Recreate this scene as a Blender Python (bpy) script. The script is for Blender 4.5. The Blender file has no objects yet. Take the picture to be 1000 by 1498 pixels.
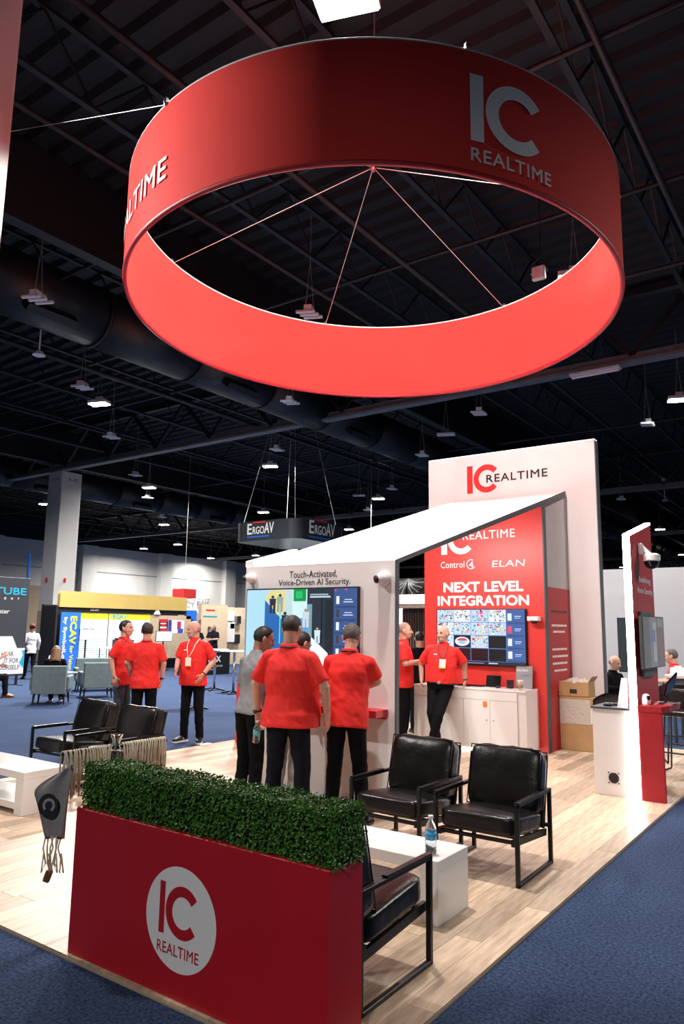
import bpy, bmesh, math, random
from mathutils import Vector, Matrix, Euler, noise
R = math.radians
PI = math.pi
rng = random.Random(7)
scn = bpy.context.scene
COL = scn.collection

# ------------------------------------------------------------------ camera
def cam_matrix(pitch, roll, yaw, loc):
    cy, sy = math.cos(yaw), math.sin(yaw)
    fwd = Vector((sy*math.cos(pitch), cy*math.cos(pitch), math.sin(pitch)))
    right = Vector((cy, -sy, 0)); up = right.cross(fwd)
    r2 = math.cos(roll)*right + math.sin(roll)*up
    u2 = -math.sin(roll)*right + math.cos(roll)*up
    m = Matrix((r2, u2, -fwd)).transposed().to_4x4()
    m.translation = Vector(loc)
    return m
cd = bpy.data.cameras.new('camera')
cam = bpy.data.objects.new('camera', cd); COL.objects.link(cam)
cam.matrix_world = cam_matrix(0.15606, 0.01374, -0.62124, (0, 0, 1.7))
cd.sensor_fit = 'VERTICAL'; cd.sensor_height = 36.0; cd.sensor_width = 24.0
cd.lens = 1063.1*36.0/1498.0
cd.clip_start = 0.05; cd.clip_end = 400
scn.camera = cam
# ------------------------------------------------------------------ world and exposure
w = bpy.data.worlds.new('hall_air'); scn.world = w; w.use_nodes = True
w.node_tree.nodes['Background'].inputs[0].default_value = (1.0, 0.97, 0.94, 1)
w.node_tree.nodes['Background'].inputs[1].default_value = 0.05
vs = scn.view_settings
vs.view_transform = 'Standard'; vs.look = 'None'; vs.exposure = 0.0; vs.gamma = 1.0
vs.use_curve_mapping = False
# the hall's high-bay lamps, plus out-of-frame ones added for brightness: x, y, power in watts (each gets a fixture and an area light below)
LAMPS = [(-3.65, 5.05, 1700), (-18.57, 13.11, 2000), (-3.9, 22.17, 700), (-19.93, 22.6, 1100), (-28.23, 23.09, 900),
         (-20.24, 31.52, 900), (-28.6, 31.94, 800), (-37.37, 23.29, 1200), (-38.07, 32.58, 1000), (-46.69, 41.54, 1200),
         (-52.07, 42.36, 700), (-53.44, 51.97, 700), (-28.59, 40.79, 500), (-47.3, 51.94, 800), (-20.63, 80.16, 300),
         (-10.62, 51.01, 400), (-12.72, 69.2, 300), (-10.6, 2.4, 550), (-12.0, 13.1, 1300), (4.5, 13.1, 950), (-4.0, 13.1, 450), (2.0, -7.0, 900)]
LAMP_Z = 8.3
LAMP_Z0 = 7.7   # the lamp right above the ring hangs lower

# ------------------------------------------------------------------ materials
MATS = {}
def nt(name):
    m = bpy.data.materials.new(name); m.use_nodes = True
    t = m.node_tree; b = t.nodes['Principled BSDF']
    MATS[name] = m
    return m, t, b
def mat(name, col, rough=0.5, metal=0.0, noise_amt=0.0, noise_scale=8.0, bump=0.0, bump_scale=60.0, spec=0.5, stretch=None, coat=0.0, rnd=0.0):
    m, t, b = nt(name)
    N, L = t.nodes, t.links
    b.inputs['Roughness'].default_value = rough; b.inputs['Metallic'].default_value = metal
    b.inputs['Specular IOR Level'].default_value = spec
    b.inputs['Coat Weight'].default_value = coat
    c = (*col, 1)
    b.inputs['Base Color'].default_value = c
    tc = N.new('ShaderNodeTexCoord'); mp = N.new('ShaderNodeMapping')
    L.new(tc.outputs['Object'], mp.inputs['Vector'])
    if stretch: mp.inputs['Scale'].default_value = stretch
    src = None
    if noise_amt > 0:
        nz = N.new('ShaderNodeTexNoise'); nz.inputs['Scale'].default_value = noise_scale; nz.inputs['Detail'].default_value = 5
        L.new(mp.outputs[0], nz.inputs['Vector'])
        rp = N.new('ShaderNodeValToRGB')
        rp.color_ramp.elements[0].position = 0.3; rp.color_ramp.elements[1].position = 0.7
        rp.color_ramp.elements[0].color = (*[max(0, v*(1-noise_amt)) for v in col], 1)
        rp.color_ramp.elements[1].color = (*[min(1, v*(1+noise_amt)) for v in col], 1)
        L.new(nz.outputs['Fac'], rp.inputs['Fac']); src = rp.outputs['Color']
    if rnd > 0:
        oi = N.new('ShaderNodeObjectInfo'); mr = N.new('ShaderNodeMapRange')
        mr.inputs['To Min'].default_value = 1-rnd; mr.inputs['To Max'].default_value = 1+rnd
        L.new(oi.outputs['Random'], mr.inputs['Value'])
        hv = N.new('ShaderNodeHueSaturation'); hv.inputs['Color'].default_value = c
        L.new(mr.outputs[0], hv.inputs['Value'])
        if src: L.new(src, hv.inputs['Color'])
        src = hv.outputs['Color']
    if src: L.new(src, b.inputs['Base Color'])
    if bump > 0:
        nb = N.new('ShaderNodeTexNoise'); nb.inputs['Scale'].default_value = bump_scale; nb.inputs['Detail'].default_value = 4
        L.new(mp.outputs[0], nb.inputs['Vector'])
        bp = N.new('ShaderNodeBump'); bp.inputs['Strength'].default_value = bump; bp.inputs['Distance'].default_value = 0.02
        L.new(nb.outputs['Fac'], bp.inputs['Height']); L.new(bp.outputs['Normal'], b.inputs['Normal'])
    return m
def emit(name, col, strength):
    m, t, b = nt(name)
    b.inputs['Base Color'].default_value = (*col, 1)
    b.inputs['Emission Color'].default_value = (*col, 1); b.inputs['Emission Strength'].default_value = strength
    return m
def attr_mat(name, strength):
    m, t, b = nt(name)
    a = t.nodes.new('ShaderNodeAttribute'); a.attribute_name = 'Col'
    if strength > 0:
        b.inputs['Base Color'].default_value = (0.01, 0.01, 0.01, 1)
        t.links.new(a.outputs['Color'], b.inputs['Emission Color']); b.inputs['Emission Strength'].default_value = strength
        b.inputs['Roughness'].default_value = 0.25
    else:
        t.links.new(a.outputs['Color'], b.inputs['Base Color']); b.inputs['Roughness'].default_value = 0.55
    return m
def glassmat(name, col=(1, 1, 1), rough=0.02):
    m, t, b = nt(name)
    b.inputs['Base Color'].default_value = (*col, 1); b.inputs['Roughness'].default_value = rough
    b.inputs['Transmission Weight'].default_value = 0.95; b.inputs['IOR'].default_value = 1.2
    return m
# carpet: speckled blue pile
def carpet_mat():
    m, t, b = nt('carpet')
    N, L = t.nodes, t.links
    tc = N.new('ShaderNodeTexCoord')
    n1 = N.new('ShaderNodeTexNoise'); n1.inputs['Scale'].default_value = 55; n1.inputs['Detail'].default_value = 6; n1.inputs['Roughness'].default_value = 0.75
    n2 = N.new('ShaderNodeTexNoise'); n2.inputs['Scale'].default_value = 1.3; n2.inputs['Detail'].default_value = 4
    for n in (n1, n2): L.new(tc.outputs['Object'], n.inputs['Vector'])
    r1 = N.new('ShaderNodeValToRGB')
    r1.color_ramp.elements[0].position = 0.40; r1.color_ramp.elements[1].position = 0.60
    r1.color_ramp.elements[0].color = (0.016, 0.028, 0.066, 1); r1.color_ramp.elements[1].color = (0.060, 0.095, 0.19, 1)
    L.new(n1.outputs['Fac'], r1.inputs['Fac'])
    mx = N.new('ShaderNodeMix'); mx.data_type = 'RGBA'; mx.blend_type = 'MULTIPLY'; mx.inputs['Factor'].default_value = 0.5
    r2 = N.new('ShaderNodeValToRGB'); r2.color_ramp.elements[0].position = 0.35; r2.color_ramp.elements[1].position = 0.65
    r2.color_ramp.elements[0].color = (0.7, 0.7, 0.7, 1); r2.color_ramp.elements[1].color = (1, 1, 1, 1)
    L.new(n2.outputs['Fac'], r2.inputs['Fac'])
    L.new(r1.outputs['Color'], mx.inputs['A']); L.new(r2.outputs['Color'], mx.inputs['B'])
    L.new(mx.outputs['Result'], b.inputs['Base Color'])
    b.inputs['Roughness'].default_value = 0.95; b.inputs['Specular IOR Level'].default_value = 0.1
    bp = N.new('ShaderNodeBump'); bp.inputs['Strength'].default_value = 0.6; bp.inputs['Distance'].default_value = 0.01
    L.new(n1.outputs['Fac'], bp.inputs['Height']); L.new(bp.outputs['Normal'], b.inputs['Normal'])
    return m
carpet_mat()
mat('oak', (0.52, 0.385, 0.275), 0.40, noise_amt=0.24, noise_scale=5, stretch=(7, 0.8, 1), rnd=0.28, spec=0.35)
mat('floor_base', (0.42, 0.32, 0.23), 0.8)
mat('red', (0.50, 0.008, 0.018), 0.45, noise_amt=0.05, noise_scale=3)
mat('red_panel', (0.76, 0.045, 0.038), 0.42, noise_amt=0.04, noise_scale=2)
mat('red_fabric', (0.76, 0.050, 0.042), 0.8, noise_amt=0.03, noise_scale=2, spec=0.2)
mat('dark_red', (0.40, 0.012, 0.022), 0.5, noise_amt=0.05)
mat('white', (0.80, 0.78, 0.77), 0.4, noise_amt=0.02, noise_scale=3)
mat('white_gloss', (0.84, 0.83, 0.82), 0.22, noise_amt=0.015, noise_scale=4)
mat('roof_white', (0.86, 0.86, 0.86), 0.5)
mat('booth_grey', (0.55, 0.55, 0.57), 0.6, noise_amt=0.02)
mat('grey_panel', (0.42, 0.39, 0.39), 0.5, noise_amt=0.04)
mat('edge_grey', (0.06, 0.075, 0.085), 0.5)
mat('print_white', (0.86, 0.85, 0.84), 0.5)
mat('print_black', (0.015, 0.015, 0.018), 0.5)
mat('print_grey', (0.30, 0.30, 0.32), 0.5)
mat('print_red', (0.74, 0.03, 0.03), 0.5)
mat('print_cyan', (0.02, 0.42, 0.62), 0.5)
mat('print_yellow', (0.88, 0.75, 0.03), 0.5)
mat('print_blue', (0.02, 0.14, 0.60), 0.5)
mat('ceiling_black', (0.0048, 0.0052, 0.0066), 0.7, noise_amt=0.2, noise_scale=1.5)
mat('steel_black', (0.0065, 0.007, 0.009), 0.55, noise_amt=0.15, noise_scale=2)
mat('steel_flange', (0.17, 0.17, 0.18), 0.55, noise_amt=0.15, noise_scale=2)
mat('duct_black', (0.012, 0.013, 0.017), 0.42, noise_amt=0.15, noise_scale=2)
mat('conduit_grey', (0.016, 0.016, 0.018), 0.5)
mat('fixture_white', (0.70, 0.71, 0.73), 0.4, noise_amt=0.05)
mat('concrete_white', (0.70, 0.69, 0.67), 0.8, noise_amt=0.04, noise_scale=1.2)
mat('wall_white', (0.70, 0.685, 0.655), 0.85, noise_amt=0.04, noise_scale=0.6)
mat('tan', (0.48, 0.37, 0.26), 0.8, noise_amt=0.08)
mat('leather', (0.006, 0.0055, 0.0055), 0.30, noise_amt=0.25, noise_scale=6, bump=0.3, bump_scale=9, spec=0.38)
mat('chair_metal', (0.007, 0.007, 0.0075), 0.4, noise_amt=0.2, noise_scale=20, spec=0.35)
mat('black', (0.012, 0.012, 0.014), 0.5)
mat('black_gloss', (0.008, 0.008, 0.01), 0.12)
mat('dark_cloth', (0.006, 0.006, 0.008), 0.9, spec=0.1, noise_amt=0.2, noise_scale=10, bump=0.3, bump_scale=14)
mat('navy_cloth', (0.008, 0.009, 0.015), 0.9, spec=0.1, noise_amt=0.2, noise_scale=10, bump=0.3, bump_scale=14)
mat('grey_trouser', (0.045, 0.052, 0.06), 0.85, noise_amt=0.2, noise_scale=12, bump=0.3, bump_scale=14)
mat('light_trouser', (0.42, 0.41, 0.40), 0.85, noise_amt=0.1, noise_scale=12)
mat('grey_jacket', (0.26, 0.27, 0.28), 0.85, noise_amt=0.15, noise_scale=20)
mat('white_cloth', (0.55, 0.55, 0.57), 0.85, noise_amt=0.2, noise_scale=22)
mat('red_shirt', (0.76, 0.028, 0.024), 0.75, noise_amt=0.06, noise_scale=9, bump=0.25, bump_scale=10, spec=0.25)
mat('skin', (0.60, 0.34, 0.25), 0.5, noise_amt=0.08, noise_scale=18, spec=0.35)
mat('skin_tan', (0.44, 0.235, 0.155), 0.5, noise_amt=0.08, noise_scale=18, spec=0.35)
mat('hair_brown', (0.030, 0.018, 0.012), 0.6, noise_amt=0.4, noise_scale=60)
mat('hair_black', (0.008, 0.007, 0.007), 0.55, noise_amt=0.4, noise_scale=60)
mat('hair_grey', (0.10, 0.085, 0.075), 0.65, noise_amt=0.4, noise_scale=60)
mat('hair_stubble', (0.36, 0.22, 0.165), 0.6, noise_amt=0.15, noise_scale=80)
mat('hair_fair', (0.20, 0.11, 0.05), 0.6, noise_amt=0.4, noise_scale=40)
mat('hair_red', (0.10, 0.012, 0.012), 0.6, noise_amt=0.4, noise_scale=40)
mat('beard_grey', (0.42, 0.36, 0.32), 0.8, noise_amt=0.3, noise_scale=70)
mat('eye', (0.015, 0.012, 0.01), 0.2)
mat('lip', (0.42, 0.16, 0.13), 0.5)
mat('sole_white', (0.75, 0.75, 0.75), 0.6)
mat('brown_shoe', (0.16, 0.07, 0.03), 0.5)
mat('badge', (0.84, 0.83, 0.78), 0.4)
mat('teal_fabric', (0.14, 0.19, 0.195), 0.85, noise_amt=0.12, noise_scale=14)
mat('gold_board', (0.46, 0.33, 0.10), 0.6, noise_amt=0.06, noise_scale=1.5)
mat('cardboard', (0.44, 0.27, 0.125), 0.7, noise_amt=0.08, noise_scale=6)
mat('tape', (0.50, 0.34, 0.18), 0.18)
mat('plastic_wrap', (0.55, 0.50, 0.44), 0.12, bump=0.8, bump_scale=22)
mat('chrome', (0.72, 0.72, 0.73), 0.12, metal=1.0)
mat('steel', (0.45, 0.45, 0.47), 0.3, metal=1.0)
mat('cord', (0.58, 0.50, 0.38), 0.8, noise_amt=0.15, noise_scale=30)
mat('bag_grey', (0.26, 0.25, 0.25), 0.8, noise_amt=0.15, noise_scale=9, bump=0.3, bump_scale=12)
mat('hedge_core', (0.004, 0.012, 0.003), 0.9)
mat('banner_dark', (0.040, 0.043, 0.056), 0.7)
mat('sign_dark', (0.020, 0.026, 0.034), 0.6)
mat('pine', (0.64, 0.50, 0.34), 0.6, noise_amt=0.08)
mat('slat_wood', (0.055, 0.032, 0.022), 0.6, rnd=0.2)
mat('drape_black', (0.010, 0.010, 0.012), 0.55)
mat('drape_shine', (0.20, 0.20, 0.20), 0.35)
mat('lime', (0.30, 0.55, 0.05), 0.5)
mat('orange', (0.85, 0.22, 0.03), 0.5)
mat('paper_cup', (0.62, 0.50, 0.36), 0.7)
mat('label_blue', (0.05, 0.36, 0.66), 0.35)
mat('label_teal', (0.12, 0.55, 0.62), 0.35)
mat('easel_grey', (0.30, 0.30, 0.32), 0.5)
mat('chair_charcoal', (0.05, 0.042, 0.04), 0.5)
mat('wire', (0.55, 0.53, 0.50), 0.4, metal=0.6)
mat('screen_dark', (0.03, 0.05, 0.06), 0.1)
glassmat('clear_plastic', (0.96, 0.98, 1.0))
glassmat('water', (0.9, 0.96, 1.0))
emit('lamp_glow', (1.0, 0.97, 0.92), 40.0)
emit('led_strip', (1.0, 0.97, 0.95), 20.0)
emit('led_soft', (1.0, 0.98, 0.96), 1.6)
emit('led_warm', (1.0, 0.90, 0.78), 14.0)
emit('poster_lit', (0.72, 0.86, 0.88), 0.35)
attr_mat('screen_image', 1.15)
attr_mat('print_image', 0.0)
# hedge leaves: green varying leaf to leaf
def leaf_mat():
    m, t, b = nt('leaf')
    a = t.nodes.new('ShaderNodeAttribute'); a.attribute_name = 'Col'
    t.links.new(a.outputs['Color'], b.inputs['Base Color'])
    b.inputs['Roughness'].default_value = 0.42; b.inputs['Specular IOR Level'].default_value = 0.35
leaf_mat()

# ------------------------------------------------------------------ mesh helpers
def bm_new(): return bmesh.new()
def box(bm, x0, y0, z0, x1, y1, z1, M=None):
    vs_ = [bm.verts.new((x, y, z)) for z in (z0, z1) for y in (y0, y1) for x in (x0, x1)]
    for f in ((0, 2, 3, 1), (4, 5, 7, 6), (0, 1, 5, 4), (2, 6, 7, 3), (0, 4, 6, 2), (1, 3, 7, 5)):
        bm.faces.new([vs_[i] for i in f])
    if M is not None:
        for v in vs_: v.co = M @ v.co
    return vs_
def boxb(bm, x0, y0, z0, x1, y1, z1, bev=0.01, seg=2, M=None):
    t = bmesh.new(); box(t, x0, y0, z0, x1, y1, z1)
    bmesh.ops.bevel(t, geom=t.edges[:], offset=bev, segments=seg, affect='EDGES', profile=0.7)
    merge(bm, t, M)
def merge(bm, t, M=None):
    mp = {}
    for v in t.verts: mp[v] = bm.verts.new(M @ v.co if M is not None else v.co)
    for f in t.faces:
        try: bm.faces.new([mp[v] for v in f.verts])
        except ValueError: pass
    t.free()
def basis(d):
    d = d.normalized()
    a = Vector((0, 0, 1)) if abs(d.z) < 0.9 else Vector((1, 0, 0))
    s = d.cross(a).normalized(); u = s.cross(d).normalized()
    return s, u
def rings(bm, loops, cap=True):
    prev = None; first = None
    for lp in loops:
        cur = [bm.verts.new(p) for p in lp]
        if prev:
            n = len(cur)
            for i in range(n): bm.faces.new((prev[i], prev[(i+1) % n], cur[(i+1) % n], cur[i]))
        else: first = cur
        prev = cur
    if cap:
        bm.faces.new(first[::-1]); bm.faces.new(prev)
def cyl(bm, p0, p1, r0, r1=None, seg=12, cap=True):
    p0, p1 = Vector(p0), Vector(p1); r1 = r0 if r1 is None else r1
    s, u = basis(p1-p0)
    rings(bm, [[p + (s*math.cos(2*PI*i/seg)+u*math.sin(2*PI*i/seg))*r for i in range(seg)] for p, r in ((p0, r0), (p1, r1))], cap)
def capsule(bm, p0, p1, r0, r1, seg=12, side=None, flat=1.0):
    p0, p1 = Vector(p0), Vector(p1); d = (p1-p0)
    if d.length < 1e-6: d = Vector((0, 0, 1e-4))
    dn = d.normalized()
    if side is not None:
        s = Vector(side); s = (s - dn*s.dot(dn)).normalized(); u = dn.cross(s)
    else: s, u = basis(d)
    L = []
    for a in (-80, -45, -15): L.append((p0 + dn*r0*math.sin(R(a))*min(1, flat*1.2), r0*math.cos(R(a))))
    for a in (15, 45, 80): L.append((p1 + dn*r1*math.sin(R(a))*min(1, flat*1.2), r1*math.cos(R(a))))
    rings(bm, [[p + (s*math.cos(2*PI*i/seg) + u*flat*math.sin(2*PI*i/seg))*r for i in range(seg)] for p, r in L])
def tube(bm, pts, r, seg=8, closed=False):
    pts = [Vector(p) for p in pts]; n = len(pts); loops = []; s = None
    for i, p in enumerate(pts):
        a = pts[i-1] if (i > 0 or closed) else p; b = pts[(i+1) % n] if (i < n-1 or closed) else p
        d = (b-a).normalized()
        if s is None: s, u = basis(d)
        else:
            s = (s - d*s.dot(d)).normalized(); u = s.cross(d)
        loops.append([p + (s*math.cos(2*PI*k/seg)+u*math.sin(2*PI*k/seg))*r for k in range(seg)])
    if closed: loops.append(loops[0]); rings(bm, loops, False); bmesh.ops.remove_doubles(bm, verts=bm.verts, dist=1e-5)
    else: rings(bm, loops)
def lathe(bm, prof, c=(0, 0, 0), seg=20, axis=None):
    c = Vector(c)
    if axis is None: s, u, d = Vector((1, 0, 0)), Vector((0, 1, 0)), Vector((0, 0, 1))
    else: d = Vector(axis).normalized(); s, u = basis(d)
    rings(bm, [[c + d*z + (s*math.cos(2*PI*i/seg)+u*math.sin(2*PI*i/seg))*max(r, 1e-4) for i in range(seg)] for r, z in prof])
def ellipsoid(bm, c, r, seg=16, rg=10, M=None):
    c = Vector(c); L = []
    for j in range(1, rg):
        a = PI*j/rg
        L.append([c + Vector((r[0]*math.sin(a)*math.cos(2*PI*i/seg), r[1]*math.sin(a)*math.sin(2*PI*i/seg), -r[2]*math.cos(a))) for i in range(seg)])
    if M is not None: L = [[M @ p for p in l] for l in L]
    rings(bm, L)
def bar(bm, p0, p1, w, h, up=(0, 0, 1)):
    p0, p1 = Vector(p0), Vector(p1); d = (p1-p0).normalized(); up = Vector(up)
    if abs(d.dot(up)) > 0.98: up = Vector((0, 1, 0)) if abs(d.y) < 0.9 else Vector((1, 0, 0))
    s = d.cross(up).normalized()*w/2; u = s.cross(d).normalized()*h/2
    rings(bm, [[p+s+u, p-s+u, p-s-u, p+s-u] for p in (p0, p1)])
def prism(bm, poly, frame, depth):
    # poly: 2D outline; frame: (origin, ex, ey, en); extruded from 0 to depth along en
    o, ex, ey, en = [Vector(v) for v in frame]
    rings(bm, [[o + ex*x + ey*y + en*d for x, y in poly] for d in (0, depth)])
def link(o): COL.objects.link(o); return o
def finish(bm, name, m, smooth=False, recalc=True):
    if recalc: bmesh.ops.recalc_face_normals(bm, faces=bm.faces)
    me = bpy.data.meshes.new(name); bm.to_mesh(me); bm.free()
    if smooth: me.shade_smooth()
    me.materials.append(MATS[m])
    return me
def obj(name, bm, m, parent=None, smooth=False, world=False, loc=None, rot=None, recalc=True):
    if world and parent is not None:
        off = -Vector(parent.location)
        for v in bm.verts: v.co += off
    me = bm if isinstance(bm, bpy.types.Mesh) else finish(bm, name, m, smooth, recalc)
    o = bpy.data.objects.new(name, me); link(o)
    if parent is not None: o.parent = parent
    if loc is not None: o.location = loc
    if rot is not None: o.rotation_euler = rot
    return o
def tag(o, label=None, cat=None, group=None, kind=None):
    if label: o['label'] = label
    if cat: o['category'] = cat
    if group: o['group'] = group
    if kind: o['kind'] = kind
    return o
def thing(name, label, cat, loc=(0, 0, 0), rotz=0.0, group=None):
    o = bpy.data.objects.new(name, None); link(o); o.empty_display_size = 0.1
    o.location = loc; o.rotation_euler = (0, 0, rotz)
    return tag(o, label, cat, group)
def copy_tree(o, parent=None):
    c = o.copy(); link(c); c.parent = parent
    for ch in [x for x in bpy.data.objects if x.parent == o]: copy_tree(ch, c)
    return c
def dup(root, loc, rotz, label, group=None):
    c = copy_tree(root); c.location = loc; c.rotation_euler = (0, 0, rotz); tag(c, label, None, group)
    return c
# flat frames: origin, x-direction, up, outward normal
def fr_negY(x, y, z): return (Vector((x, y, z)), Vector((1, 0, 0)), Vector((0, 0, 1)), Vector((0, -1, 0)))
def fr_posX(x, y, z): return (Vector((x, y, z)), Vector((0, 1, 0)), Vector((0, 0, 1)), Vector((1, 0, 0)))
# lettering: returns triangles mesh fitted to width and cap height, standing proud by d
def text_geo(s, weight=0.0, spacing=1.0):
    cu = bpy.data.curves.new('t', 'FONT'); cu.body = s; cu.size = 1; cu.space_character = spacing
    cu.resolution_u = 3
    o = bpy.data.objects.new('t', cu); link(o)
    dg = bpy.context.evaluated_depsgraph_get(); dg.update()
    me = bpy.data.meshes.new_from_object(o.evaluated_get(dg))
    vsx = [v.co.copy() for v in me.vertices]; fs = [tuple(p.vertices) for p in me.polygons]
    bpy.data.objects.remove(o); bpy.data.curves.remove(cu); bpy.data.meshes.remove(me)
    x0 = min(v.x for v in vsx); x1 = max(v.x for v in vsx); y0 = min(v.y for v in vsx); y1 = max(v.y for v in vsx)
    return vsx, fs, x0, x1, y0, y1
def lettering(s, frame, w, h, m, parent=None, weight=0.0, d=0.002, name='lettering', spacing=1.0, mapper=None, ital=0.0, base0=False, align=0):
    vsx, fs, x0, x1, y0, y1 = text_geo(s, weight, spacing)
    o, ex, ey, en = frame
    hh = h if h else w/(x1-x0)*(y1-y0)
    ww = w if w else h/(y1-y0)*(x1-x0)
    off = -ww*align
    bm = bmesh.new(); V = []
    wt = weight*(ww/(x1-x0))
    shifts = [(0, 0)] if weight <= 0 else [(wt*math.cos(q*PI/4), wt*math.sin(q*PI/4)) for q in range(8)]
    for k_, (sa, sb) in enumerate(shifts):
        V = []
        for v in vsx:
            b = (v.y-y0)/(y1-y0)*(hh-2*wt)+wt+sb; a = (v.x-x0)/(x1-x0)*(ww-2*wt) + wt + sa + off
            a += ital*b
            V.append(bm.verts.new(mapper(a, b) if mapper else o + ex*a + ey*b + en*(d+.00006*k_)))
        for f in fs: bm.faces.new([V[i] for i in f])
    return obj(name, bm, m, parent, recalc=False, world=parent is not None)
def ic_polys(h, wI=None):
    # the bar and the open ring of the emblem; I height = h
    wI = wI or 0.2*h; ro = 0.505*h; ri = 0.305*h; cx = wI + 0.03*h + ro; cy = 0.49*h
    I = [(0, 0), (wI, 0), (wI, h), (0, h)]
    a0, a1 = 38, 318; n = 40
    out = [(cx + ro*math.cos(R(a0+(a1-a0)*i/n)), cy + ro*math.sin(R(a0+(a1-a0)*i/n))) for i in range(n+1)]
    inn = [(cx + ri*math.cos(R(a0-2+(a1-a0+4)*i/n)), cy + ri*math.sin(R(a0-2+(a1-a0+4)*i/n))) for i in range(n+1)]
    return I, out, inn, cx+ro*0.8
def emblem(frame, h, m, parent, d=0.002, mapper=None, sub=6, wI=None, name='emblem'):
    I, out, inn, wtot = ic_polys(h, wI)
    o, ex, ey, en = frame
    f = mapper if mapper else (lambda a, b: o + ex*a + ey*b + en*d)
    bm = bmesh.new()
    prev = None
    for k in range(sub+1):
        b = h*k/sub
        cur = [bm.verts.new(f(I[0][0], b)), bm.verts.new(f(I[1][0], b))]
        if prev: bm.faces.new((prev[0], prev[1], cur[1], cur[0]))
        prev = cur
    prev = None
    for p, q in zip(out, inn):
        cur = [bm.verts.new(f(*p)), bm.verts.new(f(*q))]
        if prev: bm.faces.new((prev[0], cur[0], cur[1], prev[1]))
        prev = cur
    return obj(name, bm, m, parent, recalc=False, world=parent is not None)
# a flat picture made of coloured polygons in 0..1 coordinates (screen content, printed posters)
def picture(name, frame, w, h, polys, m, parent, d0=0.001, step=0.00004):
    o, ex, ey, en = frame
    bm = bmesh.new(); cl = bm.loops.layers.float_color.new('Col')
    for k, (pts, c) in enumerate(polys):
        if len(pts) == 2: (a, b), (e, f) = pts; pts = [(a, b), (e, b), (e, f), (a, f)]
        fc = bm.faces.new([bm.verts.new(o + ex*(x*w) + ey*(y*h) + en*(d0+step*k)) for x, y in pts])
        for l in fc.loops: l[cl] = (*c, 1)
    return obj(name, bm, m, parent, recalc=False, world=True)
def leafy(n, place, size, base, rg):
    bm = bmesh.new(); cl = bm.loops.layers.float_color.new('Col')
    for i in range(n):
        p, nrm = place()
        nrm = (nrm + Vector((rg.gauss(0, .45), rg.gauss(0, .45), rg.gauss(0, .45)))).normalized()
        s, u = basis(nrm); a = rg.uniform(0, 2*PI)
        t = s*math.cos(a)+u*math.sin(a); b = nrm.cross(t)
        L = size*rg.uniform(.7, 1.25); W = L*.36
        tip = p + t*L + nrm*L*.15
        f1 = bm.faces.new([bm.verts.new(q) for q in (p, p+t*L*.55+b*W+nrm*W*.5, tip, p+t*L*.55)])
        f2 = bm.faces.new([bm.verts.new(q) for q in (p, p+t*L*.55, tip, p+t*L*.55-b*W+nrm*W*.5)])
        k = rg.uniform(.45, 1.5)
        c = (base[0]*k*rg.uniform(.7, 1.5), base[1]*k, base[2]*k, 1)
        for f in (f1, f2):
            for l in f.loops: l[cl] = c
    return bm

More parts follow.
